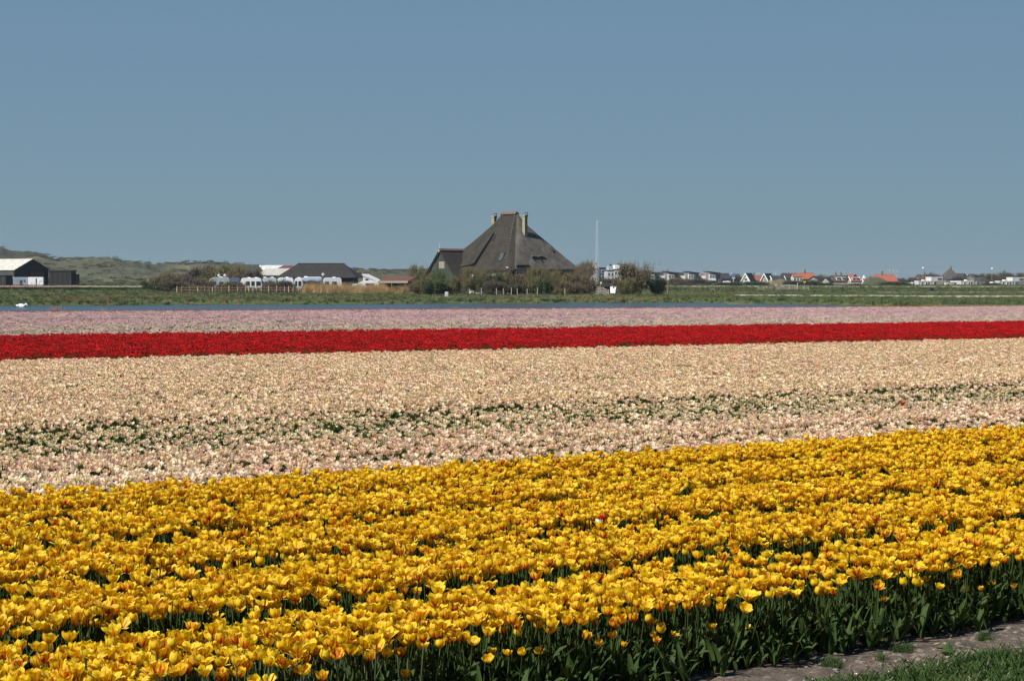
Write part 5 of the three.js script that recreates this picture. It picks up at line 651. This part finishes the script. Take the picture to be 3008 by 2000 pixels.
{ // a walker on the path
  const d = 800, x = X(2105, d), y = gy(x, d) + 0.06, g = thing('person', 'person in dark clothes with a reddish top walking on the sandy path', 'person', [x, y, -d], 0.9);
  const legs = [[[0, 0.92, 0.08], [0.05, 0.5, 0.1], 0.085, 0.06], [[0.05, 0.5, 0.1], [-0.1, 0.09, 0.1], 0.058, 0.042], [[-0.1, 0.06, 0.1], [0.06, 0.04, 0.11], 0.04, 0.035], [[0, 0.92, -0.08], [0.13, 0.52, -0.09], 0.085, 0.06], [[0.13, 0.52, -0.09], [0.16, 0.09, -0.09], 0.058, 0.042], [[0.16, 0.06, -0.09], [0.32, 0.05, -0.1], 0.04, 0.035], [[0, 0.95, 0.07], [0, 0.95, -0.07], 0.11, 0.11]];
  const torso = [[[0, 0.98, 0], [0, 1.36, 0], 0.12, 0.14], [[0, 1.38, 0.15], [0, 1.38, -0.15], 0.065, 0.065], [[0, 1.38, 0.18], [-0.1, 1.1, 0.22], 0.052, 0.042], [[-0.1, 1.1, 0.22], [0.05, 0.86, 0.2], 0.04, 0.03], [[0, 1.38, -0.18], [0.08, 1.1, -0.22], 0.052, 0.042], [[0.08, 1.1, -0.22], [0.2, 0.88, -0.2], 0.04, 0.03]];
  const head = [[[0, 1.42, 0], [0.01, 1.52, 0], 0.055, 0.05], [[0.01, 1.62, 0], [0.015, 1.67, 0], 0.09, 0.095], [[0.09, 1.61, 0], [0.11, 1.595, 0], 0.02, 0.018], [[0.01, 1.61, 0.09], [0.01, 1.64, 0.09], 0.022, 0.02], [[0.01, 1.61, -0.09], [0.01, 1.64, -0.09], 0.022, 0.02]];
  const skin = M([0.42, 0.25, 0.18], { roughness: 0.7 }), up = b => b.map(([a, c, r, q]) => [[a[0], a[1] - 0.9, a[2]], [c[0], c[1] - 0.9, c[2]], r, q]);
  const hands = [[[0.05, 0.86, 0.2], [0.08, 0.79, 0.2], 0.032, 0.03], ...[0, 1, 2, 3].map(i => [[0.065 + i * 0.016, 0.78, 0.2], [0.075 + i * 0.014, 0.71 + (i === 3 ? 0.012 : 0), 0.2], 0.009, 0.008]), [[0.1, 0.82, 0.2], [0.13, 0.77, 0.19], 0.011, 0.009], [[0.2, 0.88, -0.2], [0.23, 0.81, -0.2], 0.032, 0.03], ...[0, 1, 2, 3].map(i => [[0.215 + i * 0.016, 0.8, -0.2], [0.225 + i * 0.014, 0.73 + (i === 3 ? 0.012 : 0), -0.2], 0.009, 0.008]), [[0.25, 0.84, -0.2], [0.28, 0.79, -0.19], 0.011, 0.009]];
  const hg = hands.map(([a, b, r, r2]) => bar(a, b, r, 7, r2));
  part(g, 'body', merge([field(80, 2.0, up([...head, ...torso.slice(0, 2)]), 0.012).translate(0, 0.9, 0), ...hg]), skin);
  part(g, 'trousers', field(72, 2.0, up(legs), 0.014).translate(0, 0.9, 0), M([0.02, 0.02, 0.025])); part(g, 'jacket', field(80, 2.0, up(torso.map(([a, b, r, q]) => [a, b, r + 0.014, q + 0.012])), 0.012).translate(0, 0.9, 0), M([0.12, 0.035, 0.03]));
  part(g, 'hair', new THREE.SphereGeometry(0.108, 12, 8, 0, 6.28, 0, 1.75).rotateZ(0.45).translate(0, 1.66, 0), M([0.03, 0.02, 0.015])); for (const z of [-0.035, 0.035]) part(g, 'eye', new THREE.SphereGeometry(0.011, 6, 5).translate(0.098, 1.645, z), blackM); part(g, 'mouth', box(0.008, 0.008, 0.04, 0.102, 1.565, 0), M([0.3, 0.1, 0.09]));
}
// ---------------------------------------------------------------- the village
const wallWhite = grained([0.62, 0.61, 0.58], 0.3), wallTan = grained([0.4, 0.35, 0.28], 0.4), wallGrey = grained([0.24, 0.22, 0.2], 0.4), wallBrick = grained([0.22, 0.13, 0.09], 0.5), roofDark = grained([0.03, 0.031, 0.036], 0.4), roofRed = grained([0.32, 0.085, 0.05], 0.5), roofOrange = grained([0.4, 0.11, 0.055], 0.5), roofBrown = grained([0.075, 0.055, 0.045], 0.4), trimW = M([0.68, 0.68, 0.66]);
function place2(name, label, cat, px, d, yaw = 0, group) { const x = X(px, d); const y = gy(x, d) - 0.2; const g = thing(name, label, cat, [x, y, -d], yaw, group); g.userData.d = d; delete g.userData.d; return { g, s: d / F, Y: py => pt(0, py, d)[1] - y, W: p => (p - px) * d / F }; }
function win(g, x, y, w, h, z, frame = trimW) { const f = part(g, 'window', box(w + 0.3, h + 0.3, 0.12, x, y, z + 0.05), frame); part(f, 'pane', box(w, h, 0.08, x, y, z + 0.1), winM); }
// gable towards the viewer; px span of the eaves, apex and eave rows
function gableHouse(name, label, px0, px1, apexY, eaveY, d, len, wall, roof, o = {}) {
  const pc = (px0 + px1) / 2, { g, s, Y } = place2(name, label, o.cat ?? 'house', pc, d, o.yaw ?? 0.25), hw = (px1 - px0) / 2 * s * 0.93, H = Y(apexY), E = Math.max(0.6, Y(eaveY));
  part(g, 'wall', polyPrism([[-hw, 0], [hw, 0], [hw, E], [0, H - 0.15], [-hw, E]], len, -len), wall);
  const o2 = 0.35, th = 0.25, k = (H - E) / hw; for (const q of [-1, 1]) part(g, 'roof', polyPrism([[0, H], [q * (hw + o2), E - k * o2], [q * (hw + o2), E - k * o2 + th], [0, H + th]].map(p => [p[0], p[1] + 0.02]), len + 0.5, -len - 0.1), roof);
  if (o.barge) for (const q of [-1, 1]) part(g, 'bargeboard', polyPrism([[0, H + th + 0.06], [q * (hw + o2 + 0.05), E - k * o2 + th + 0.06], [q * (hw + o2 + 0.05), E - k * o2 - 0.35], [0, H - 0.45]], 0.14, 0.42), trimW);
  for (const [x, y, w, h] of o.windows ?? [[0, 0.62, 0.3, 0.16]]) win(g, x * hw, y * H, w * hw, h * H, 0.02, o.frame);
  if (o.chimney) part(g, 'chimney', box(0.7, 1.6, 0.7, o.chimney * hw, H + 0.3 - Math.abs(o.chimney) * (H - E) * 0.8, -len / 2), wallBrick); return g;
}
// roof slope towards the viewer
function longHouse(name, label, px0, px1, ridgeY, eaveY, d, wall, roof, o = {}) {
  const pc = (px0 + px1) / 2, { g, s, Y } = place2(name, label, o.cat ?? 'house', pc, d, o.yaw ?? 0.12), w = (px1 - px0) * s, H = Y(ridgeY), E = Math.max(0.5, Y(eaveY)), dep = o.depth ?? 4, hip = (o.hip ?? 0) * s;
  part(g, 'wall', box(w - 0.8, E + 0.1, dep * 2 - 0.6, 0, (E + 0.1) / 2, 0), wall);
  if (!hip) part(g, 'gable_wall', [polyPrism([[-dep + 0.3, E], [dep - 0.3, E], [0, H - 0.2]], 0.2).rotateY(Math.PI / 2).translate(w / 2 - 0.62, 0, 0), polyPrism([[-dep + 0.3, E], [dep - 0.3, E], [0, H - 0.2]], 0.2).rotateY(Math.PI / 2).translate(-w / 2 + 0.42, 0, 0)], o.gable ?? wall);
  const v = [[-w / 2, E, dep], [w / 2, E, dep], [w / 2 - hip, H, 0], [-w / 2 + hip, H, 0], [w / 2, E, -dep], [-w / 2, E, -dep]], v2 = v.map(p => [p[0], p[1] - 0.25, p[2]]); const all = [...v, ...v2];
  part(g, 'roof', solid(all, hip ? [[0, 1, 2, 3], [1, 4, 2], [4, 5, 3, 2], [5, 0, 3], [0, 1, 7, 6], [1, 4, 10, 7]] : [[0, 1, 2, 3], [4, 5, 3, 2], [6, 7, 8, 9], [10, 11, 9, 8], [0, 1, 7, 6], [1, 2, 8, 7], [0, 3, 9, 6], [2, 4, 10, 8]]), roof); part(g, 'ridge', bar(v[3], v[2], 0.16, 5), roof);
  for (const [x, y, ww, h] of o.windows ?? []) win(g, x * w, y, ww, h, dep - 0.3, o.frame);
  for (const [x, ww, hh] of o.dormers ?? []) { const y0 = E + (H - E) * 0.45, z = dep * 0.78, dm = part(g, 'dormer', [box(ww, hh, 2.2, x * w, y0, z - 1.1), box(ww + 0.5, 0.2, 2.6, x * w, y0 + hh / 2 + 0.1, z - 1.1)], trimW); part(dm, 'pane', box(ww * 0.36, hh * 0.55, 0.08, x * w - ww * 0.22, y0, z + 0.05), winM); part(dm, 'pane', box(ww * 0.36, hh * 0.55, 0.08, x * w + ww * 0.22, y0, z + 0.05), winM); }
  for (const c of o.chimneys ?? []) { const q = part(g, 'chimney', box(0.8, 2.0, 0.8, c * w, H + 0.6, 0), wallBrick); part(q, 'pot', cyl(0.16, 0.13, 0.5, c * w, H + 1.6, 0), roofRed); }
  for (const q of o.barge ? [-1, 1] : []) part(g, 'bargeboard', [bar([q * (w / 2 + 0.1), E - 0.2, dep], [q * (w / 2 + 0.1), H, 0], 0.22, 4)], trimW); return g;
}
// apartment blocks beyond the mast
function block(label, px0, px1, top, d, wall, cols, rows, o = {}) { const { g, s, Y } = place2('apartment_block', label, 'building', (px0 + px1) / 2, d, 0.15), w = (px1 - px0) * s, H = Y(top); part(g, 'wall', box(w, H, 9, 0, H / 2, -4.5), wall); part(g, 'cornice', box(w + 0.5, 0.35, 9.5, 0, H + 0.15, -4.5), o.cap ?? roofDark); for (let r = 0; r < rows; r++) for (let c = 0; c < cols; c++) win(g, (c + 0.5) / cols * w - w / 2, H - 1.9 - r * 3.1, w / cols * 0.5, 1.5, 0, o.frame); if (o.set) { part(g, 'penthouse', box(w * o.set[1], 2.4, 6, w * o.set[0], H + 1.4, -4.5), o.setM ?? wall); part(g, 'stack', box(0.9, 1.2, 0.9, w * (o.set[0] + 0.1), H + 3, -4), roofDark); } return g; }
block('white apartment block just left of the lattice mast', 1714, 1746, 793, 1180, wallWhite, 3, 2, { set: [0.05, 0.7] });
block('tan apartment block behind the lattice mast', 1744, 1764, 791, 1200, wallTan, 2, 2, { set: [0, 0.5] });
block('dark navy apartment block right of the lattice mast', 1763, 1779, 787, 1190, grained([0.03, 0.045, 0.075], 0.3), 1, 2);
block('pale green-grey apartment block between mast and big round bush', 1784, 1804, 795, 1180, grained([0.45, 0.5, 0.5], 0.3), 2, 2, { set: [0.1, 0.6] });
block('white apartment block half hidden by the big round bush', 1804, 1832, 792, 1200, wallWhite, 3, 2, { set: [0, 0.7], setM: trimW });
block('brown apartment block behind the big round bush', 1828, 1852, 788, 1215, wallBrick, 2, 2);
// four modern houses with tilted roofs and white bays, low white links between
[[1904, 1935, 'modern house with a tilted dark roof beside the big round bush, first of four'], [1960, 1994, 'modern house with a tilted dark roof, second from the left of four'], [2020, 2054, 'modern house with a tilted dark roof, third from the left of four'], [2081, 2115, 'modern house with a tilted dark roof, rightmost of four']].forEach(([a, b, label], i) => {
  const d = 1150, { g, s, Y } = place2('modern_house', label, 'house', (a + b) / 2, d, 0.18, undefined), w = (b - a) * s, H = Y(801);
  part(g, 'wall', box(w, H - 0.2, 8, 0, (H - 0.2) / 2, -4), wallGrey);
  part(g, 'bay', box(w * 0.6, 3.1, 0.8, -w * 0.17, H - 2.3, 0.4), trimW); for (const q of [-0.38, -0.24, -0.1, 0.04]) win(g, q * w, H - 2.0, w * 0.1, 1.5, 0.8, trimW);
  part(g, 'balcony', box(w * 0.62, 0.25, 1.5, -w * 0.17, H - 4.1, 0.7), trimW); win(g, -w * 0.17, 1.6, w * 0.5, 1.7, 0.0);
  part(g, 'roof', solid([[-w * 0.58, Y(796.5), 1.6], [w * 0.55, Y(801), 1.6], [w * 0.55, Y(801), -9], [-w * 0.58, Y(796.5), -9], [-w * 0.58, Y(798.5), 1.6], [w * 0.55, Y(803), 1.6], [w * 0.55, Y(803), -9], [-w * 0.58, Y(798.5), -9]], [[0, 1, 2, 3], [4, 5, 6, 7], [0, 1, 5, 4], [1, 2, 6, 5], [0, 3, 7, 4]]), roofDark);
});
[[1937, 1960, 'low white link building between the first and second tilted-roof houses'], [1996, 2021, 'low white link building between the second and third tilted-roof houses'], [2056, 2082, 'low white link building between the third and fourth tilted-roof houses']].forEach(([a, b, label]) => { const { g, s, Y } = place2('link_building', label, 'building', (a + b) / 2, 1155, 0.12), w = (b - a) * s, H = Y(811); part(g, 'wall', box(w, H, 5, 0, H / 2, -2.5), wallGrey); part(g, 'parapet', box(w + 0.1, 1.3, 5.2, 0, H - 0.5, -2.5), trimW); for (const q of [-0.35, -0.1, 0.15, 0.38]) win(g, q * w, H - 2.1, w * 0.12, 1.3, 0); });
longHouse('back_house', 'dark roof behind the first and second tilted-roof houses', 1930, 1975, 800, 812, 1230, wallBrick, roofDark, { chimneys: [0.2] });
longHouse('back_house', 'dark roof behind the second and third tilted-roof houses', 1990, 2020, 801, 812, 1230, wallBrick, roofDark);
longHouse('back_house', 'orange patch of roof behind the third and fourth tilted-roof houses', 2060, 2084, 805, 812, 1225, wallBrick, roofOrange);
longHouse('black_barn', 'black barn right of the fourth tilted-roof house', 2115, 2142, 803, 818, 1120, grained([0.02, 0.022, 0.03], 0.4), roofDark);
longHouse('brown_house', 'brown-roofed house left of the first white-edged gable', 2152, 2180, 805, 820, 1200, wallGrey, roofBrown, { hip: 7 });
gableHouse('gable_house', 'white-edged steep gable house with a black roof, left of two', 2178, 2204, 803, 823, 1080, 9, wallWhite, roofDark, { barge: 1, yaw: -0.45, windows: [[-0.15, 0.5, 0.3, 0.2], [0.2, 0.5, 0.3, 0.2]] });
longHouse('red_house', 'long low red roof between the two white-edged gables', 2202, 2245, 811, 823, 1130, wallTan, roofRed, { chimneys: [-0.2] });
gableHouse('gable_house', 'white-edged steep gable house with a black roof, right of two', 2234, 2258, 804, 823, 1080, 9, grained([0.28, 0.26, 0.24], 0.4), roofDark, { barge: 1, yaw: -0.5, windows: [[0, 0.5, 0.35, 0.15]] });
longHouse('low_house', 'low house with a black roof and pale walls left of the orange roofs', 2263, 2304, 811, 821, 1060, wallTan, roofDark, { barge: 1, windows: [[-0.25, 1.2, 1.0, 1.2], [0.1, 1.2, 1.2, 1.2]] });
longHouse('black_house', 'dark house behind the white wall with the orange roof', 2298, 2342, 803, 818, 1150, wallGrey, roofDark, { windows: [[0.2, 2.5, 1.2, 1.2]] });
longHouse('orange_house', 'white-fronted house with a low orange roof', 2325, 2356, 805, 812, 1090, wallWhite, roofOrange, { windows: [[-0.3, 3.2, 1.0, 0.9], [0, 3.2, 1.0, 0.9], [0.3, 3.2, 1.0, 0.9]], depth: 3 });
longHouse('orange_house', 'house with the large bright orange roof left of centre in the village', 2350, 2392, 802, 819, 1100, wallBrick, roofOrange, { chimneys: [-0.15] });
gableHouse('dark_gable_house', 'dark low gable house before the large orange roof', 2374, 2406, 812, 822, 1050, 10, wallGrey, roofDark, { yaw: -0.4 });
gableHouse('small_gable_house', 'small dark gable house among bushes right of the long gate', 2412, 2438, 816, 827, 980, 7, wallTan, roofDark, { yaw: -0.45 });
longHouse('dormer_house', 'big dark roof with two white dormers', 2441, 2492, 810, 826, 1050, wallTan, roofBrown, { chimneys: [-0.22, 0.1], dormers: [[-0.2, 1.5, 1.2], [0.12, 1.5, 1.2]], depth: 5, barge: 0 });
longHouse('dormer_house', 'red-roofed house with two white dormers', 2494, 2524, 813, 825, 1030, wallTan, roofRed, { dormers: [[-0.17, 1.5, 1.3], [0.2, 1.5, 1.3]], barge: 1, windows: [[-0.2, 0.9, 0.9, 0.9], [0.2, 0.9, 0.9, 0.9]] });
gableHouse('red_gable_house', 'red roof peak behind the red-roofed house with dormers', 2503, 2522, 806, 816, 1100, 7, wallBrick, roofRed, { yaw: 0.2 });
longHouse('red_cottage', 'small red-roofed cottage with white gable edges right of the dormer houses', 2533, 2552, 819, 828, 1020, wallWhite, roofRed, { barge: 1, depth: 3 });
{ const { g, Y } = place2('spire', 'thin white spire behind the small red-roofed cottage', 'spire', 2539, 1300, 0); part(g, 'tower', box(1.6, Y(815), 1.6, 0, Y(815) / 2, 0), trimW); part(g, 'cap', new THREE.ConeGeometry(1.0, Y(806) - Y(815), 4).translate(0, (Y(806) + Y(815)) / 2, 0), trimW); }
longHouse('red_barn', 'large red-orange roof behind a grassy mound', 2563, 2632, 807, 826, 1080, wallBrick, roofOrange, { chimneys: [-0.08], hip: 6, depth: 6 });
for (const [px, top, l] of [[2614, 790, 'thin red and white mast behind the large red roof, left of three'], [2625, 792, 'thin red and white mast behind the large red roof, middle of three'], [2637, 793, 'thin red and white mast behind the large red roof, right of three']]) { const { g, Y } = place2('radio_mast', l, 'mast', px, 1700, 0), H = Y(top); for (let i = 0; i < 6; i++) part(g, 'section', bar([0, H * i / 6, 0], [0, H * (i + 1) / 6, 0], 0.14, 5), i % 2 ? trimW : M([0.4, 0.12, 0.1])); }
// white cube houses on the right
function cubeHouse(label, p0, p1, p2, top, topM, lowM, group) {
  const d = 980, { g, s, Y, W } = place2('cube_house', label, 'house', p1, d, 0.2), w1 = (p1 - p0) * s, w2 = (p2 - p1) * s, H = Y(top), h1 = Y(826);
  part(g, 'tower', box(w2, H - h1, 7, w2 / 2, (H + h1) / 2, -3.5), topM); part(g, 'tower_base', box(w2 - 0.05, h1 - 0.01, 6.9, w2 / 2, h1 / 2, -3.55), lowM); part(g, 'wing', box(w1, h1, 5, -w1 / 2, h1 / 2, -2.9), wallWhite); part(g, 'wing_roof', box(w1 + 0.2, 0.2, 5.3, -w1 / 2, h1 + 0.1, -2.9), trimW); part(g, 'roof_light', box(1.1, 0.6, 1.2, -w1 * 0.5, h1 + 0.45, -2.5), trimW);
  for (const q of [0.6, 0.72, 0.84]) win(g, w2 * q, H - 0.95, w2 * 0.08, 0.55, 0, leadM); win(g, w2 * 0.3, 1.1, w2 * 0.22, 1.7, 0); win(g, -w1 * 0.18, 1.1, w1 * 0.12, 1.6, -0.4); win(g, -w1 * 0.36, 1.1, w1 * 0.12, 1.6, -0.4); win(g, -w1 * 0.72, 1.1, w1 * 0.1, 1.7, -0.4); part(g, 'porch', [bar([w2 * 0.2, h1 - 0.2, 1.2], [w2 * 0.62, h1 - 0.2, 1.2], 0.1, 4), bar([w2 * 0.62, h1 - 0.2, 1.2], [w2 * 0.85, 0, 1.2], 0.1, 4), bar([w2 * 0.2, h1 - 0.2, 1.2], [w2 * 0.2, 0, 1.2], 0.1, 4)], leadM); part(g, 'painted_side_shade', box(0.06, H - 0.2, 6.4, w2 + 0.03, H / 2, -3.5), grained([0.1, 0.1, 0.1], 0.5)); return g;  // dark panel over the right wall paints the shade of that side
}
cubeHouse('white cube house with a beige base left of the distant thatched farm', 2698, 2737, 2773, 813, wallWhite, grained([0.42, 0.36, 0.26], 0.4));
cubeHouse('cube house with a grey upper storey, middle of three', 2823, 2863, 2898, 814, grained([0.15, 0.145, 0.14], 0.4), grained([0.27, 0.26, 0.25], 0.4));
cubeHouse('white cube house cut by the right edge of the view', 2936, 2976, 3014, 814, wallWhite, grained([0.26, 0.26, 0.27], 0.4));
longHouse('flat_pavilion', 'low pale pavilion between the white and the grey cube houses', 2792, 2822, 826.5, 828, 1000, wallTan, trimW, { windows: [[-0.2, 0.9, 0.8, 1.2], [0.1, 0.9, 0.6, 1.2]], depth: 3 });
longHouse('distant_farmhouse', 'distant thatched pyramid-roofed farm above the white cube houses', 2766, 2818, 791, 820, 1250, wallGrey, grained([0.085, 0.075, 0.065], 0.4), { hip: 21, depth: 7, chimneys: [0.04] });
gableHouse('white_gable_house', 'small white gable house right of the distant thatched farm', 2826, 2842, 804, 812, 1260, 9, wallWhite, roofDark, { yaw: 0.5 });
longHouse('brown_house', 'brown roof half hidden in the trees right of the small white gable', 2848, 2864, 805, 812, 1260, wallGrey, roofBrown);
longHouse('brown_house', 'brown-roofed house with a chimney behind the left street lamp', 2694, 2728, 807, 818, 1230, wallGrey, roofBrown, { chimneys: [0.18] });
longHouse('garden_shed', 'small white shed left of the grey cube house corner', 2908, 2920, 829, 831, 960, wallWhite, trimW, { depth: 2 });
caravan(2664, 2690, 830, 900, 'white caravan beside the hedge left of the white cube house', vanWhite, { windows: [[-0.2, 0.2], [0.2, 0.2]] });
caravan(2777, 2790, 832, 930, 'small white van beside the white cube house', vanWhite, { name: 'white_van', cat: 'van', windows: [[-0.25, 0.25], [0.15, 0.3]], wheels: [-0.3, 0.3] });
caravan(2632, 2650, 831, 930, 'pale rounded trailer among the bushes right of the grassy mound', M([0.55, 0.56, 0.5]), {});
caravan(2124, 2146, 826, 1000, 'low white trailer behind the hedge before the black barn', vanWhite, { windows: [[0, 0.4]] });
function lamp(px, top, d, label) { const { g, Y } = place2('street_lamp', label, 'street lamp', px, d, 0), H = Y(top); part(g, 'pole', bar([0, 0, 0], [0, H, 0], 0.09, 6, 0.05), steelM); part(g, 'globe', new THREE.SphereGeometry(0.42, 14, 10).translate(0, H + 0.25, 0), M([0.88, 0.88, 0.88], { roughness: 0.3 })); }
lamp(2712, 789, 950, 'street lamp with a white globe above the white cube house'); lamp(2915, 790, 1050, 'street lamp with a small white globe right of the grey cube house');
[[2148, 803, 'white-headed lamp between the black barn and the first white-edged gable'], [2225, 803, 'white-headed lamp left of the second white-edged gable'], [2231, 803, 'white-headed lamp touching the second white-edged gable'], [2278, 804, 'white-headed lamp above the low black-roofed house']].forEach(([px, top, l]) => { const { g, Y } = place2('street_lamp', l, 'street lamp', px, 1150, 0), H = Y(top); part(g, 'pole', bar([0, 0, 0], [0, H, 0], 0.08, 6, 0.05), steelM); part(g, 'head', new RoundedBoxGeometry(0.9, 0.25, 0.5, 1, 0.08).translate(0.2, H, 0), trimW); });
{ const { g, Y } = place2('blue_sign', 'tall blue and white sign on a post left of the first white-edged gable', 'sign', 2155, 1040, 0), H = Y(808); part(g, 'post', bar([0, 0, 0], [0, H, 0], 0.1, 6), trimW); part(g, 'panel', box(1.6, 1.5, 0.12, 0, H - 0.6, 0.12), M([0.05, 0.12, 0.4])); part(g, 'stripe', box(1.6, 0.3, 0.05, 0, H - 1.5, 0.16), trimW); const q = place2('lamp_post', 'thin pale lamp post in the hedge below the third tilted-roof house', 'post', 2066, 1000, 0), h2 = q.Y(813); part(q.g, 'pole', bar([0, 0, 0], [0, h2, 0], 0.08, 6), trimW); part(q.g, 'cap', cyl(0.14, 0.1, 0.2, 0, h2, 0), trimW); }
// hedges and trees of the village
const hedge = (px0, px1, top, d, k, v, label, deep = 0.35) => shrub(px0, px1, top, d, k, v, label, 'hedge', 'hedge', undefined, deep);
hedge(1880, 1965, 815, 900, 'dusk', 0, 'dusky hedge before the first tilted-roof house'); hedge(1950, 2030, 814, 905, 'brown', 0, 'brown hedge before the second tilted-roof house'); hedge(2015, 2092, 815, 900, 'dusk', 0, 'dark hedge before the third tilted-roof house'); hedge(2100, 2190, 824, 860, 'green', 0, 'low green hedge before the black barn'); hedge(2170, 2262, 822, 865, 'green', 0, 'low dark green hedge before the white-edged gables'); hedge(2300, 2360, 820, 870, 'dusk', 0, 'dusky hedge left of the orange roofs'); hedge(2345, 2418, 818, 870, 'green', 0, 'dark hedge before the large orange roof'); hedge(2405, 2450, 826, 860, 'green', 0, 'green hedge under the small dark gable house'); hedge(2490, 2535, 829, 850, 'green', 0, 'dark green hedge before the red house with dormers'); hedge(1752, 1830, 815, 850, 'dusk', 0, 'greyish hedge below the apartment blocks');
hedge(2585, 2680, 823, 860, 'green', 0, 'dark hedge right of the grassy mound'); hedge(2640, 2740, 818, 1030, 'dusk', 0, 'brown hedge left of the white cube house'); hedge(2780, 2830, 824, 1010, 'dusk', 0, 'brown bush between the white and the grey cube houses'); hedge(2885, 2945, 826, 940, 'green', 0, 'dark green hedge between the grey and the right cube houses');
const far = (px0, px1, top, d, k, v, label) => shrub(px0, px1, top, d, k, v, label, 'tree', 'tree', undefined, 0.7);
far(2290, 2312, 800, 1140, 'brown', 0, 'brown tree left of the dark house'); far(2392, 2436, 803, 1130, 'brown', 1, 'brown tree right of the large orange roof'); far(2425, 2450, 812, 1090, 'dusk', 0, 'dusky tree left of the big dark roof with dormers'); far(2484, 2502, 806, 1120, 'dusk', 0, 'dark tree between the two dormer houses'); far(2548, 2575, 811, 1110, 'dusk', 0, 'dark tree left of the large red-orange roof'); far(2620, 2662, 814, 1150, 'dusk', 1, 'dusky tree right of the large red-orange roof'); far(2716, 2772, 801, 1180, 'dusk', 0, 'brown tree between street lamp and distant thatched farm'); far(2660, 2710, 812, 1190, 'brown', 0, 'brown tree left of the street lamp'); far(2795, 2850, 808, 1200, 'dusk', 0, 'brown tree right of the distant thatched farm'); far(2840, 2900, 802, 1210, 'dusk', 1, 'brown tree above the grey cube house'); far(2885, 2950, 801, 1200, 'brown', 0, 'brown tree at the right street lamp'); far(2930, 2990, 797, 1200, 'dusk', 0, 'brown tree above the right cube house'); far(2975, 3040, 799, 1190, 'brown', 0, 'brown tree at the right edge'); far(2140, 2182, 804, 1130, 'dusk', 0, 'dark tree behind the blue and white sign'); far(1925, 1990, 797, 1280, 'dusk', 0, 'hazy brown tree behind the first two tilted-roof houses');
far(2258, 2300, 808, 1160, 'olive', 0, 'olive tree behind the low black-roofed house'); far(1200, 1262, 778, 520, 'bare', 1, 'bare-twigged tree behind the rusty-roofed shed');
{ // grassy mounds in the village edge
  const mound = (px0, px1, top, d, label, c) => { const { g, s, Y } = place2('grass_mound', label, 'mound', (px0 + px1) / 2, d, 0), w = (px1 - px0) * s / 2, H = Y(top); const q = new THREE.SphereGeometry(1, 40, 14, 0, 6.283, 0, 1.571), p = q.attributes.position; for (let i = 0; i < p.count; i++) { const x = p.getX(i), y = p.getY(i), z = p.getZ(i), k = 1 + 0.25 * (fbm(x * 3 + 5, z * 3 + px0, 0, 351, 3) - 0.5); p.setXYZ(i, x * w * k, y * H * k, z * w * 0.5 * k); } q.computeVertexNormals(); part(g, 'mound', q, M(c, { map: rep(mottle, 6), roughness: 1 })); const tf = []; for (let i = 0; i < 420; i++) { const a = rr(0, 3.14), e = rr(0.1, 1.5), x = Math.cos(a) * Math.cos(e) * w, y = Math.sin(e) * H, z = Math.sin(a) * Math.cos(e) * w * 0.5, h = rr(0.3, 0.8); tf.push(solid([[x - 0.1, y, z], [x + 0.1, y, z], [x + gauss() * 0.2, y + h, z]], [[0, 1, 2]])); } part(g, 'tufts', tf, M(c.map(v => v * 1.15))).userData.kind = 'stuff'; };
  mound(2255, 2330, 823, 900, 'tan grassy mound behind the long gate', [0.2, 0.17, 0.09]); mound(2532, 2612, 816, 950, 'grey-green grassy mound before the large red-orange roof', [0.11, 0.115, 0.06]);
}
scene.updateMatrixWorld(true);
renderer.render(scene, camera);
